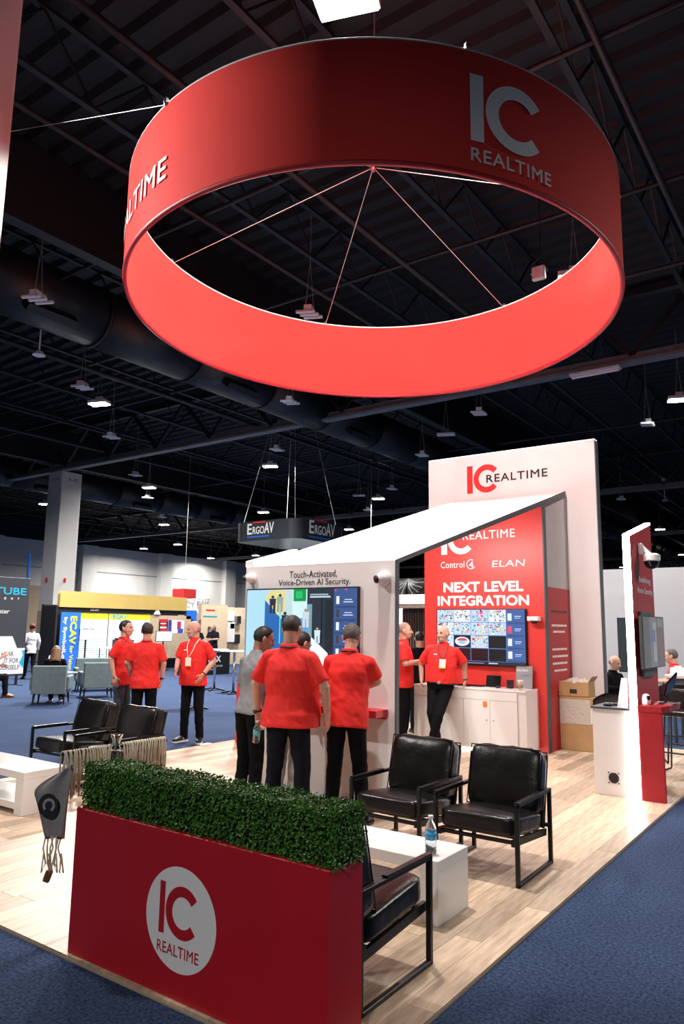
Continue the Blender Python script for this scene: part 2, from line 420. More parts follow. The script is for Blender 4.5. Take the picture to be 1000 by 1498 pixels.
# =================================================================== THE HALL
def hall():
    bm = bm_new(); box(bm, -56, -14, -0.2, 30, 100, 0)
    fl = tag(obj('floor', bm, 'carpet'), 'speckled blue carpet covering the exhibition hall floor', None, kind='structure')
    # ceiling: corrugated deck, ribs across the hall
    bm = bm_new(); y = -14.0; z = 10.6; prof = []
    while y < 100:
        prof += [(y, z), (y+.16, z), (y+.24, z-.12), (y+.44, z-.12)]; y += .52
    prev = None
    for (yy, zz) in prof:
        cur = (bm.verts.new((-56, yy, zz)), bm.verts.new((30, yy, zz)))
        if prev: bm.faces.new((prev[0], prev[1], cur[1], cur[0]))
        prev = cur
    ce = tag(obj('ceiling', bm, 'ceiling_black', recalc=False), 'black corrugated steel deck ceiling high over the hall', None, kind='structure')
    # joists along the hall: two chords and zigzag web
    def joist_mesh(y0, y1, z0, z1, step):
        bm = bm_new()
        box(bm, -.05, y0, z0, .05, y1, z0+.06); box(bm, -.05, y0, z1-.06, .05, y1, z1)
        y = y0; k = 0
        while y < y1-step:
            a = (0, y, z0+.05 if k % 2 == 0 else z1-.05); b = (0, y+step, z1-.05 if k % 2 == 0 else z0+.05)
            bar(bm, a, b, .035, .035); y += step; k += 1
        return bm
    jm = finish(joist_mesh(-14, 100, 9.3, 10.4, .9), 'joist', 'steel_black')
    x = -54.6
    while x < 29:
        o = obj('joist', jm, None, ce); o.location = (x, 0, 0); x += 3.05
    # girders across: deep trusses with a paler bottom flange
    def girder_mesh():
        bm = bm_new()
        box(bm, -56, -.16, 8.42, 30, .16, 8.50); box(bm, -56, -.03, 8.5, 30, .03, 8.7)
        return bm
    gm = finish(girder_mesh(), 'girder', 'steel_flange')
    bm = bm_new(); box(bm, -56, -.12, 10.2, 30, .12, 10.4); x = -56; k = 0
    while x < 29.0:
        a, b = (8.65, 10.25) if k % 2 == 0 else (10.25, 8.65)
        bar(bm, (x, 0, a), (x+1.52, 0, b), .12, .12); x += 1.52; k += 1
    wm = finish(bm, 'girder_web', 'steel_black')
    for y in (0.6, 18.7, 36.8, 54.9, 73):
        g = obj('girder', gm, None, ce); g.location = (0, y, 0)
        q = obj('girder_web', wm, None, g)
    # cross girders seen inside the ring, along the hall
    for x in (-29.3, -11.8, 5.0):
        bm = bm_new(); box(bm, x-.14, -14, 8.75, x+.14, 100, 8.85); box(bm, x-.03, -14, 8.85, x+.03, 100, 10.4)
        obj('beam', bm, 'steel_black', ce)
    # thin pipes and conduits
    for (x, z, r) in ((-7.2, 9.15, .06), (-9.4, 9.1, .05), (-17.6, 8.9, .08), (-23.5, 9.0, .05), (-2.2, 9.1, .05), (-25.8, 8.9, .07), (-34.5, 9.0, .06), (0.6, 9.15, .06)):
        bm = bm_new(); cyl(bm, (x, -14, z), (x, 100, z), r, seg=8); obj('pipe', bm, 'conduit_grey', ce, smooth=True)
    for (y, z, r) in ((8.6, 9.2, .04), (15.2, 9.1, .05), (27, 9.1, .05), (12.2, 9.15, .04)):
        bm = bm_new(); cyl(bm, (-56, y, z), (30, y, z), r, seg=8); obj('pipe', bm, 'conduit_grey', ce, smooth=True)
    # walls
    bm = bm_new(); box(bm, -56.4, -14, 0, -56, 100, 8.5)
    wl = tag(obj('wall_left', bm, 'wall_white'), 'off-white far side wall of the hall', None, kind='structure')
    bm = bm_new(); box(bm, -56.4, -14, 8.5, -56, 100, 10.6); obj('upper_wall', bm, 'ceiling_black', wl)
    for y in (30.5, 39.3, 48.1, 57.0, 66, 75):
        bm = bm_new(); box(bm, -56, y-.75, 0, -55.4, y+.75, 8.5); obj('pilaster', bm, 'wall_white', wl)
    for (a, b) in ((24, 30), (31, 38.8), (39.8, 47.6), (48.6, 56.4), (57.6, 65)):
        bm = bm_new(); box(bm, -56, a, 6.2, -55.95, b, 6.28); obj('wall_groove', bm, 'print_grey', wl)
        bm = bm_new(); box(bm, -56, a, 0, -55.85, b, 2.9); obj('wainscot', bm, 'tan', wl)
    bm = bm_new(); box(bm, -56, 22, 2.9, -55.87, 35, 4.7); obj('wall_panel', bm, 'tan', wl)
    lettering('EMERGENCY EXIT', fr_posX(-56, 47.7, 3.72), 6.7, .62, 'print_grey', wl, .01, d=.2)
    bm = bm_new(); box(bm, -56, 100, 0, 30, 100.4, 10.6)
    tag(obj('wall_back', bm, 'wall_white'), 'distant off-white end wall of the hall', None, kind='structure')
    # white square columns
    def column(x0, y0, s, label, marks):
        t = thing('column', label, 'column', (x0+s/2, y0+s/2, 0))
        bm = bm_new(); boxb(bm, x0, y0, 0, x0+s, y0+s, 8.42 if marks else 10.55, .03, 2); obj('shaft', bm, 'concrete_white', t, world=True)
        if marks:
            bm = bm_new(); box(bm, x0-.03, y0-.03, 0, x0+s+.03, y0+s+.03, 2.2); obj('tan_cladding', bm, 'tan', t, world=True)
            lettering('A-42', fr_posX(x0+s, y0+.32, 8.0), .5, .16, 'print_black', t, d=.003)
            lettering('A-41', fr_negY(x0+.3, y0, 8.0), .5, .16, 'print_black', t, d=.003)
            for f in (fr_posX(x0+s, y0+.5, 3.55), fr_negY(x0+.5, y0, 3.55)):
                bm = bm_new(); o, ex, ey, en = f; cyl(bm, o, o+en*.06, .05, seg=12); bar(bm, o+en*.03-ey*.1, o+en*.03+ey*.1, .08, .06)
                obj('fire_alarm', bm, 'print_red', t, world=True)
            bm = bm_new(); box(bm, x0+s+.03, y0+.05, 1.0, x0+s+.05, y0+s+.0, 2.15); obj('notice_board', bm, 'print_white', t, world=True)
    column(-29.75, 18.62, 1.02, 'white square column with letters near its top, left background', True)
    column(-8.40, 3.45, .60, 'grey-white column cropped by the top left corner', False)
hall()

# big spiral air duct running the length of the hall
def ducts():
    for (x, z, r, label) in ((-14.6, 9.0, .72, 'large round black air duct below the ceiling joists, left of the red ring'),
                             (-33.5, 8.9, .7, 'round black air duct far left above the white column')):
        t = thing('air_duct', label, 'air duct', (x, 0, z))
        y = -14; seg = finish((lambda b: (cyl(b, (0, 0, 0), (0, 2.98, 0), r, seg=28), b)[1])(bm_new()), 'duct_section', 'duct_black', True)
        rgm = bm_new(); tube(rgm, [(math.cos(a)*(r+.012), 0, math.sin(a)*(r+.012)) for a in [2*PI*i/28 for i in range(28)]], .03, 6, True)
        rgm = finish(rgm, 'duct_collar', 'duct_black', True)
        bmv = bm_new(); box(bmv, -.28, 0, -.09, .28, 1.2, .09); vent = finish(bmv, 'vent_grille', 'steel_black')
        while y < 96:
            o = obj('duct_section', seg, None, t); o.location = (0, y, 0)
            o = obj('duct_collar', rgm, None, t); o.location = (0, y, 0)
            if int(y/3) % 2 == 0:
                o = obj('vent_grille', vent, None, t); o.location = (r*.72, y+.9, -r*.72); o.rotation_euler = (0, R(45), 0)
            y += 3
ducts()

# high-bay lamps that are on, and grey finned units that are off
def lamps():
    def fixture(name, label, cat, loc, lit, group, rot=0.0):
        t = thing(name, label, cat, loc, rot, group)
        return t
    W, H_ = .62, .34
    bmh = bm_new(); boxb(bmh, -W/2, -H_/2, .02, W/2, H_/2, .12, .02, 2); box(bmh, -.1, -.08, .12, .1, .08, .24)
    hous = finish(bmh, 'housing', 'fixture_white')
    bml = bm_new(); box(bml, -W/2+.02, -H_/2+.02, -.005, W/2-.02, H_/2-.02, .02); lens = finish(bml, 'lens', 'lamp_glow')
    bmw = bm_new()
    for sx in (-.09, .09): cyl(bmw, (sx, 0, .1), (0, 0, 1.2), .006, seg=6)
    cyl(bmw, (0, 0, 1.2), (0, 0, 2.27), .008, seg=6)
    wires = finish(bmw, 'hanging_wire', 'wire')
    words = ['lit high-bay lamp at the top edge directly above the red ring', 'lit lamp above the white column, left of the red ring',
             'lit lamp at the right edge beside the tall white wall', 'lit lamp right of the white column, above the dark hanging sign',
             'lit lamp between the white column and the hanging sign', 'lit lamp left of the tall white wall, above the sloping roof',
             'lit lamp just over the dark hanging square sign', 'lit lamp half hidden left of the white column',
             'lit lamp above the gold header booth, upper one', 'lit lamp above the gold header booth, farther one',
             'lit lamp beside the white column near the far wall', 'lit lamp over the emergency exit letters',
             'lit lamp right of the dark hanging sign, above the roof', 'lit lamp just below the left end of the dark hanging sign',
             'lit lamp low at right above the white back wall', 'lit lamp between tall white wall and red pylon top',
             'lit lamp at far right over the back wall', 'added high-bay lamp, unseen, out of frame left of the red ring',
             'lit high-bay lamp hidden behind the red ring', 'added high-bay lamp, unseen, out of frame at right', 'lit high-bay lamp behind the ring logo', 'added high-bay fill lamp, unseen, behind the camera']
    for (x, y, p), lab in zip(LAMPS, words):
        t = thing('high_bay_lamp', lab, 'lamp', (x, y, LAMP_Z0 if x == -3.65 else LAMP_Z), R(20), 'lit high-bay lamps under the ceiling')
        obj('housing', hous, None, t); obj('lens', lens, None, t); obj('hanging_wire', wires, None, t)
        if x == -3.65:
            ld = bpy.data.lights.new('lamp_light', 'SPOT'); ld.shadow_soft_size = .15; ld.spot_size = R(172); ld.spot_blend = .1
        else:
            ld = bpy.data.lights.new('lamp_light', 'AREA'); ld.shape = 'RECTANGLE'; ld.size = .6; ld.size_y = .34; ld.spread = R(165)
        ld.energy = p; ld.color = (1.0, .96, .91)
        lo = bpy.data.objects.new('lamp_light', ld); link(lo); lo.parent = t; lo.location = (0, 0, -.2 if x == -3.65 else -.03)
    # two unseen stage spotlights added at left to brighten screen wall and ring
    for loc, aim, P_, ang, lab in (((-9.0, .2, 7.4), (-4.5, 6.0, .9), 1400, 36, 'added black stage spotlight, unseen, out of frame at left, aimed at the screen wall'),
                                  ((-10.0, 1.2, 7.4), (-5.9, 4.4, 6.0), 2300, 38, 'added black stage spotlight, unseen, out of frame at left, aimed at the red ring')):
        t = thing('spotlight', lab, 'lamp', loc)
        d = (Vector(aim)-Vector(loc)).normalized()
        bm = bm_new(); cyl(bm, -d*.15, d*.15, .09, .12, 16); obj('barrel', bm, 'black', t)
        bm = bm_new(); cyl(bm, d*.14, d*.152, .105, .105, 16); obj('lens', bm, 'lamp_glow', t)
        bm = bm_new(); tube(bm, [(-.14, 0, 0), (-.14, 0, .25), (.14, 0, .25), (.14, 0, 0)], .012, 6); obj('yoke', bm, 'black', t)
        bm = bm_new(); cyl(bm, (0, 0, .25), (0, 0, 3.15), .02, seg=8); obj('drop_pole', bm, 'black', t)
        ld = bpy.data.lights.new('added_spot_beam', 'SPOT'); ld.energy = P_; ld.spot_size = R(ang); ld.spot_blend = .55; ld.shadow_soft_size = .1; ld.color = (1.0, .97, .94)
        lo = bpy.data.objects.new('added_spot_beam', ld); link(lo); lo.parent = t; lo.location = d*.2; lo.rotation_euler = d.to_track_quat('-Z', 'Y').to_euler()
    # finned units, off
    bmf = bm_new()
    for k in (-1, 0, 1): boxb(bmf, -.20+k*.05, k*.15-.04, 0, .20+k*.05, k*.15+.04, .06, .015, 1)
    box(bmf, -.08, -.17, .06, .08, .17, .17)
    fin = finish(bmf, 'finned_body', 'fixture_white')
    bmf = bm_new(); boxb(bmf, -.30, -.12, 0, .30, .12, .08, .02, 1); flat = finish(bmf, 'panel_body', 'fixture_white')
    bmf = bm_new(); cyl(bmf, (0, 0, 0), (0, 0, .10), .15, .08, seg=16); cyl(bmf, (0, 0, .12), (0, 0, .8), .02, seg=6); boxb(bmf, -.09, -.09, .8, .09, .09, 1.15, .02, 1); pend = finish(bmf, 'pendant_body', 'fixture_white')
    spots = [(-12.88, 7.52, 0, 'unlit finned light hanging at the left edge below the grey column'), (-8.82, 11.07, 0, 'unlit finned light seen through the red ring opening'),
             (-16.85, 11.33, 0, 'unlit finned light just above the bright lamp at left'), (-12.95, 15.46, 0, 'unlit finned light under the duct below the red ring'),
             (-15.59, 9.25, 2, 'pendant unit with sensor box hanging far left below the duct'), (-20.67, 15.17, 0, 'unlit finned light right of the white column under the bright lamp'),
             (-8.9, 19.37, 0, 'unlit finned light below the ring, above the tall white wall'), (-10.85, 21.02, 1, 'unlit flat panel light left above the tall white wall'),
             (-5.04, 23.27, 0, 'unlit finned light at right above the red pylon'), (-16.98, 19.6, 0, 'unlit finned light over the long beam, above the hanging sign'),
             (-12.95, 23.16, 0, 'unlit finned light beside the top left of the tall white wall'), (-19.71, 28.95, 1, 'unlit slim panel light above the roof'),
             (-21.79, 32.89, 0, 'small unlit finned light above the sloping roof'), (-17.4, 28.26, 0, 'unlit finned light near the lamp above the roof'),
             (-25.17, 19.82, 0, 'unlit finned light close to the column top, right side'), (-29.25, 23.88, 0, 'unlit finned light below the second left lamp'),
             (-33.85, 28.78, 0, 'distant unlit finned light above the gold header'), (-9.27, 36.36, 0, 'distant unlit finned light right of the tall white wall'),
             (-7.58, 37.83, 2, 'distant pendant unit right of the tall white wall')]
    for x, y, k, lab in spots:
        t = thing('ceiling_fixture', lab, 'light fixture', (x, y, 8.0), R(25), 'unlit fixtures under the ceiling')
        obj(('finned_body', 'panel_body', 'pendant_body')[k], (fin, flat, pend)[k], None, t)
        if k < 2: obj('hanging_wire', wires, None, t)
    t = thing('tube_light', 'long white unlit tube light fixed under the steel beam at right', 'light fixture', (-5.25, 18.6, 8.32))
    bm = bm_new(); boxb(bm, -.65, -.12, 0, .65, .12, .1, .02, 1); obj('housing', bm, 'fixture_white', t)
    bm = bm_new(); cyl(bm, (-.6, 0, -.02), (.6, 0, -.02), .035, seg=8); obj('tube', bm, 'print_white', t)
    t = thing('floodlight', 'small square floodlight visible through the right of the red ring', 'light fixture', (-4.3, 11.99, 7.9))
    bm = bm_new(); boxb(bm, -.12, -.05, 0, .12, .05, .26, .02, 1); obj('lamp_head', bm, 'fixture_white', t)
    bm = bm_new(); tube(bm, [(-.15, 0, .13), (-.15, .12, .4), (0, .12, .5), (.15, .12, .4), (.15, 0, .13)], .012, 6); cyl(bm, (0, .12, .5), (0, .12, 2.3), .01, seg=6); obj('bracket', bm, 'steel_black', t)
lamps()

# =================================================================== HANGING RED RING
RC = (-4.646, 7.02); RR = 2.9025; RZ = 5.45; RH = 1.15
def ring_pt(th, h, r=RR):
    x, y = RC[0]+r*math.cos(th), RC[1]+r*math.sin(th)
    return Vector((x, y, RZ - .005*(x-RC[0]) - .033*(y-RC[1]) + h))
def ring():
    t = thing('hanging_ring_sign', 'huge round red fabric ring sign hanging above the booth', 'hanging sign', (RC[0], RC[1], RZ))
    n = 160; bm = bm_new()
    for (r0, h0, r1, h1) in ((RR, 0, RR, RH), (RR-.035, RH, RR-.035, 0), (RR, RH, RR-.035, RH), (RR-.035, 0, RR, 0)):
        va = [bm.verts.new(ring_pt(2*PI*i/n, h0, r0)) for i in range(n)]; vb = [bm.verts.new(ring_pt(2*PI*i/n, h1, r1)) for i in range(n)]
        for i in range(n): bm.faces.new((va[i], va[(i+1) % n], vb[(i+1) % n], vb[i]))
    obj('fabric_band', bm, 'red_fabric', t, world=True, smooth=True, recalc=False)
    bm = bm_new(); tube(bm, [ring_pt(2*PI*i/120, .0, RR-.0175) for i in range(120)], .026, 8, True); obj('hem', bm, 'dark_red', t, world=True, smooth=True)
    bm = bm_new(); tube(bm, [ring_pt(2*PI*i/120, RH+.01, RR-.0175) for i in range(120)], .018, 8, True); obj('top_rail', bm, 'fixture_white', t, world=True, smooth=True)
    def mapper(deg0, z0):
        return lambda a, b: ring_pt(R(deg0)+a/RR, z0+b, RR+.012)
    fr = (Vector(), Vector((1, 0, 0)), Vector((0, 0, 1)), Vector((0, -1, 0)))
    for k, d in enumerate((0,)):
        emblem(fr, .635, 'print_white', t, mapper=mapper(-39.7+d, .29), sub=8, wI=.125)
        lettering('REALTIME', fr, .835, .125, 'print_white', t, .012, mapper=mapper(-39.7+d, .10), spacing=1.08)
    lettering('REALTIME', fr, 1.62, .235, 'print_white', t, .012, mapper=mapper(-98.4-32, .335), spacing=1.06)
    emblem(fr, .62, 'print_white', t, mapper=mapper(-98.4-32-14.5, .2), sub=8)
    knot = Vector((-4.62, 7.03, 7.44))
    for d in (-165, 138, 79, 20, -40, -100):
        bm = bm_new(); cyl(bm, knot, ring_pt(R(d), RH), .005, seg=6); obj('cable', bm, 'wire', t, world=True)
        bm = bm_new(); p = ring_pt(R(d), RH+.03); ellipsoid(bm, p, (.03, .03, .05), 8, 6); obj('clamp', bm, 'steel', t, world=True)
    bm = bm_new(); ellipsoid(bm, knot, (.045, .045, .06), 10, 8); tube(bm, [knot+Vector((0, 0, .05)), knot+Vector((.05, 0, .1)), knot+Vector((0, 0, .16)), knot+Vector((-.05, 0, .1)), knot+Vector((0, 0, .05))], .012, 6); obj('shackle', bm, 'steel', t, world=True)
    bm = bm_new(); cyl(bm, knot+Vector((0, 0, .15)), (knot.x, knot.y, 10.4), .008, seg=6); obj('lifting_cable', bm, 'wire', t, world=True)
    p = ring_pt(R(-100), RH); bm = bm_new(); cyl(bm, p, (-10.5, 4.4, 8.6), .003, seg=6); obj('guy_wire', bm, 'wire', t, world=True)
ring()

# =================================================================== BOOTH FLOOR
FX0, FX1, FY0, FY1, FZ = -7.75, -1.68, 2.47, 11.65, 0.022
def booth_floor():
    bm = bm_new(); box(bm, FX0, FY0, 0, FX1, FY1, .010)
    base = tag(obj('floor', bm, 'floor_base'), 'booth floor of pale oak planks laid over the blue carpet', None, kind='structure')
    pw, pl = .15175, 1.45
    full = finish((lambda b: (box(b, .0012, .0015, 0, pw-.0012, pl-.0015, .012), b)[1])(bm_new()), 'plank', 'oak')
    cache = {}
    for i in range(40):
        y = FY0 - rng.choice((0, .36, .72, 1.08)) - rng.uniform(0, .15)
        while y < FY1:
            a, b = max(y, FY0), min(y+pl, FY1)
            if b-a > .02:
                if b-a > pl-.001: me = full
                else:
                    t = bm_new(); box(t, .0012, .0015, 0, pw-.0012, (b-a)-.0015, .012); me = finish(t, 'plank', 'oak')
                o = obj('plank', me, None, base); o.location = (FX0+i*pw, a, .010)
            y += pl
booth_floor()

# =================================================================== HEDGE PLANTER
def planter():
    t = thing('planter_box', 'red planter box with round white emblem and clipped green hedge, front', 'planter', (-2.65, 2.61, FZ))
    x0, x1, y0, y1, zt = -3.485, -1.822, 2.49, 2.735, .735
    bm = bm_new(); boxb(bm, x0, y0, FZ, x1, y1, zt, .004, 1); obj('box', bm, 'red', t, world=True)
    bm = bm_new(); c = (-2.66, .365); n = 64
    vs_ = [bm.verts.new((c[0]+.232*math.cos(2*PI*i/n), y0-.0015, c[1]+.225*math.sin(2*PI*i/n))) for i in range(n)]; bm.faces.new(vs_)
    d = obj('emblem_disc', bm, 'print_white', t, world=True)
    if d.data.polygons[0].normal.y > 0: d.data.flip_normals()
    emblem(fr_negY(-2.80, y0, .285), .225, 'red', t, d=.003, sub=2, wI=.036)
    lettering('REALTIME', fr_negY(-2.805, y0, .205), .275, .048, 'red', t, .008, d=.003, spacing=1.05)
    hx0, hx1, hy0, hy1, hz0, hz1 = x0+.02, x1+.015, y0+.015, y1-.01, zt-.01, .955
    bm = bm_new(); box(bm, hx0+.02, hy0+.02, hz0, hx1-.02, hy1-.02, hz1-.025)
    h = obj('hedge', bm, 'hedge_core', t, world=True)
    rg = random.Random(3)
    A = [((hx1-hx0)*(hy1-hy0), 't'), ((hx1-hx0)*(hz1-hz0), 'f'), ((hx1-hx0)*(hz1-hz0), 'b'), ((hy1-hy0)*(hz1-hz0), 'l'), ((hy1-hy0)*(hz1-hz0), 'r')]
    tot = sum(a for a, _ in A)
    off = Vector(t.location)
    def place():
        k = rg.uniform(0, tot)
        for a, s in A:
            if k < a: break
            k -= a
        x, y, z = rg.uniform(hx0, hx1), rg.uniform(hy0, hy1), rg.uniform(hz0, hz1); e = rg.uniform(-.03, .006)
        if s == 't': p, n = (x, y, hz1+e), (0, 0, 1)
        elif s == 'f': p, n = (x, hy0-e, z), (0, -1, .35)
        elif s == 'b': p, n = (x, hy1+e, z), (0, 1, .35)
        elif s == 'l': p, n = (hx0-e, y, z), (-1, 0, .35)
        else: p, n = (hx1+e, y, z), (1, 0, .35)
        p = Vector(p)
        p += Vector((0, 0, .012*noise.noise(p*9))) + Vector(n)*(.012*noise.noise(p*14))
        return p-off, Vector(n)
    bm = leafy(26000, place, .0155, (.042, .15, .017), rg)
    l = obj('leaves', bm, 'leaf', t, recalc=False); l['kind'] = 'stuff'
planter()

# =================================================================== LOUNGE CHAIRS
def cushion_bm(sx, sy, sz, puff, nx=14, ny=14, rim=.35):
    # soft box centred at origin, faces bulging, edges rounded
    bm = bm_new(); n = 12
    vd = {}
    def vert(u, v, w_):
        k = (round(u, 4), round(v, 4), round(w_, 4))
        if k in vd: return vd[k]
        p = Vector((u, v, w_)); q = p.copy()
        # round the box
        e = 8.0
        l = (abs(u)**e+abs(v)**e+abs(w_)**e)**(1/e)
        q = p/l if l > 0 else p
        x, y, z = q.x*sx/2, q.y*sy/2, q.z*sz/2
        z += math.copysign(1, w_)*puff*(1-min(1, abs(q.x))**3)*(1-min(1, abs(q.y))**3)*(abs(w_)**2)
        vd[k] = bm.verts.new((x, y, z)); return vd[k]
    g = [-1+2*i/n for i in range(n+1)]
    for ax in range(3):
        for s in (-1, 1):
            for i in range(n):
                for j in range(n):
                    c = []
                    for (a, b) in ((g[i], g[j]), (g[i+1], g[j]), (g[i+1], g[j+1]), (g[i], g[j+1])):
                        uvw = [0, 0, 0]; uvw[ax] = s; uvw[(ax+1) % 3] = a; uvw[(ax+2) % 3] = b; c.append(vert(*uvw))
                    try: bm.faces.new(c)
                    except ValueError: pass
    return bm
def lounge_chair(label, loc, rotz=0):
    t = thing('lounge_chair', label, 'chair', loc, rotz, 'black leather lounge chairs')
    W, D, AH = .315, .335, .52
    s = .028
    for sx in (-1, 1):
        x = sx*(W-s/2)
        bm = bm_new()
        for a, b in (((x, -D+s/2, 0), (x, -D+s/2, AH)), ((x, D-s/2, 0), (x, D-s/2, AH))):
            boxb(bm, a[0]-s/2, a[1]-s/2, 0, a[0]+s/2, a[1]+s/2, AH, .003, 1)
        boxb(bm, x-s/2, -D, 0, x+s/2, D, s*.8, .003, 1)
        boxb(bm, x-s/2, -D, AH-s*.8, x+s/2, D, AH, .003, 1)
        f = obj('side_frame', bm, 'chair_metal', t)
        bm = bm_new(); boxb(bm, x-s*.62, -D+.01, AH, x+s*.62, D-.22, AH+.012, .005, 2); obj('arm_pad', bm, 'leather', f, smooth=False)
    # seat frame: rails sloping back, slats
    zf, zb = .30, .245
    bm = bm_new()
    for sx in (-1, 1): bar(bm, (sx*(W-.045), -D+.01, zf-.03), (sx*(W-.045), D-.03, zb-.03), .022, .045)
    for y in (-.29, -.1, .1, .27):
        z = zf+(zb-zf)*(y+D)/(2*D)-.03; bar(bm, (-W+.05, y, z), (W-.05, y, z), .03, .02)
    obj('seat_frame', bm, 'chair_metal', t)
    bm = cushion_bm(.565, .585, .125, .018)
    M = Matrix.Translation((0, -.035, .335)) @ Matrix.Rotation(R(-6), 4, 'X')
    bm.transform(M); obj('seat_cushion', bm, 'leather', t, smooth=True)
    M = Matrix.Translation((0, .262, .565)) @ Matrix.Rotation(R(-14), 4, 'X')
    bm = cushion_bm(.565, .46, .15, .022); bm.transform(Matrix.Rotation(R(90), 4, 'X')); bm.transform(M)
    for v in bm.verts:
        v.co += Vector((0, .006, .008))*noise.noise(v.co*11)
    c = obj('back_cushion', bm, 'leather', t, smooth=True)
    bm = bm_new()
    for k in (-1, 1):
        tube(bm, [M @ Vector((math.cos(a)*0+x_, -k*.07, z_)) for a, x_, z_ in ((0, -.275, -.21), (0, .275, -.21), (0, .275, .215), (0, -.275, .215))], .006, 6, True)
    obj('piping', bm, 'leather', c, smooth=True)
    M2 = Matrix.Translation((0, .325, .51)) @ Matrix.Rotation(R(-14), 4, 'X')
    bm = bm_new(); boxb(bm, -.28, -.015, -.27, .28, .02, .24, .012, 2, M2); obj('back_panel', bm, 'leather', t)
    bm = bm_new()
    bar(bm, (-W+.01, D-.05, .27), (W-.01, D-.05, .27), .025, .025); bar(bm, (-W+.01, D-.015, AH-.02), (W-.01, D-.015, AH-.02), .02, .02)
    obj('back_rail', bm, 'chair_metal', t)
    return t
ch = lounge_chair('black leather lounge chair nearest the blue carpet, behind the water bottle', (-2.298, 5.14, FZ), R(1))
dup(ch, (-3.03, 5.155, FZ), R(-1), 'black leather lounge chair in front of the man at the wall screen', 'black leather lounge chairs')
dup(ch, (-2.228, 3.185, FZ), R(180.5), 'black leather lounge chair right behind the hedge planter, facing away', 'black leather lounge chairs')
dup(ch, (-7.36, 5.16, FZ), R(0), 'leftmost black leather lounge chair near the white bench', 'black leather lounge chairs')
dup(ch, (-6.47, 5.09, FZ), R(3), 'black leather lounge chair behind the hanging beige cords', 'black leather lounge chairs')

# white waterfall coffee tables
def coffee_table(label, x0, x1, y0, y1, h, shelf, th=.065):
    t = thing('coffee_table', label, 'table', ((x0+x1)/2, (y0+y1)/2, FZ))
    bm = bm_new(); boxb(bm, x0, y0, h-th, x1, y1, h, .003, 1); obj('table_top', bm, 'white_gloss', t, world=True)
    for a, b in ((x0, x0+.12), (x1-.12, x1)):
        bm = bm_new(); boxb(bm, a, y0, FZ, b, y1, h-th, .003, 1); obj('end_panel', bm, 'white_gloss', t, world=True)
    if shelf:
        bm = bm_new(); boxb(bm, x0+.12, y0+.01, FZ+.04, x1-.12, y1-.01, FZ+.10, .003, 1); obj('shelf', bm, 'white_gloss', t, world=True)
    return t
coffee_table('white bench-like coffee table carrying a water bottle', -3.45, -2.11, 3.94, 4.33, .372, False)
coffee_table('white coffee table with low shelf cut by left frame edge', -7.45, -6.13, 3.82, 4.26, .39, True)

def bottle(label, loc, h=.205, lab='label_blue', tilt=None):
    t = thing('water_bottle', label, 'bottle', loc)
    if tilt: t.rotation_euler = tilt
    r = h*.16
    bm = bm_new(); lathe(bm, [(r*.55, 0), (r*.95, .006), (r, .02), (r*.93, h*.16), (r, h*.2), (r*.92, h*.26), (r, h*.31), (r, h*.62), (r*.9, h*.72), (r*.5, h*.86), (r*.36, h*.89), (r*.36, h*.94)], seg=20)
    obj('bottle_body', bm, 'clear_plastic', t, smooth=True)
    bm = bm_new(); lathe(bm, [(r*.93, .006), (r*.95, h*.30), (r*.92, h*.36)], seg=16); obj('water', bm, 'water', t, smooth=True)
    bm = bm_new(); lathe(bm, [(r*1.015, h*.38), (r*1.015, h*.60)], seg=20); obj('label_wrap', bm, lab, t, smooth=True)
    bm = bm_new(); lathe(bm, [(r*.46, h*.93), (r*.46, h), (r*.4, h*1.005)], seg=14); obj('cap', bm, 'print_white', t)
    return t
bottle('clear plastic water bottle with blue label on white coffee table', (-2.215, 4.05, .373), .215)

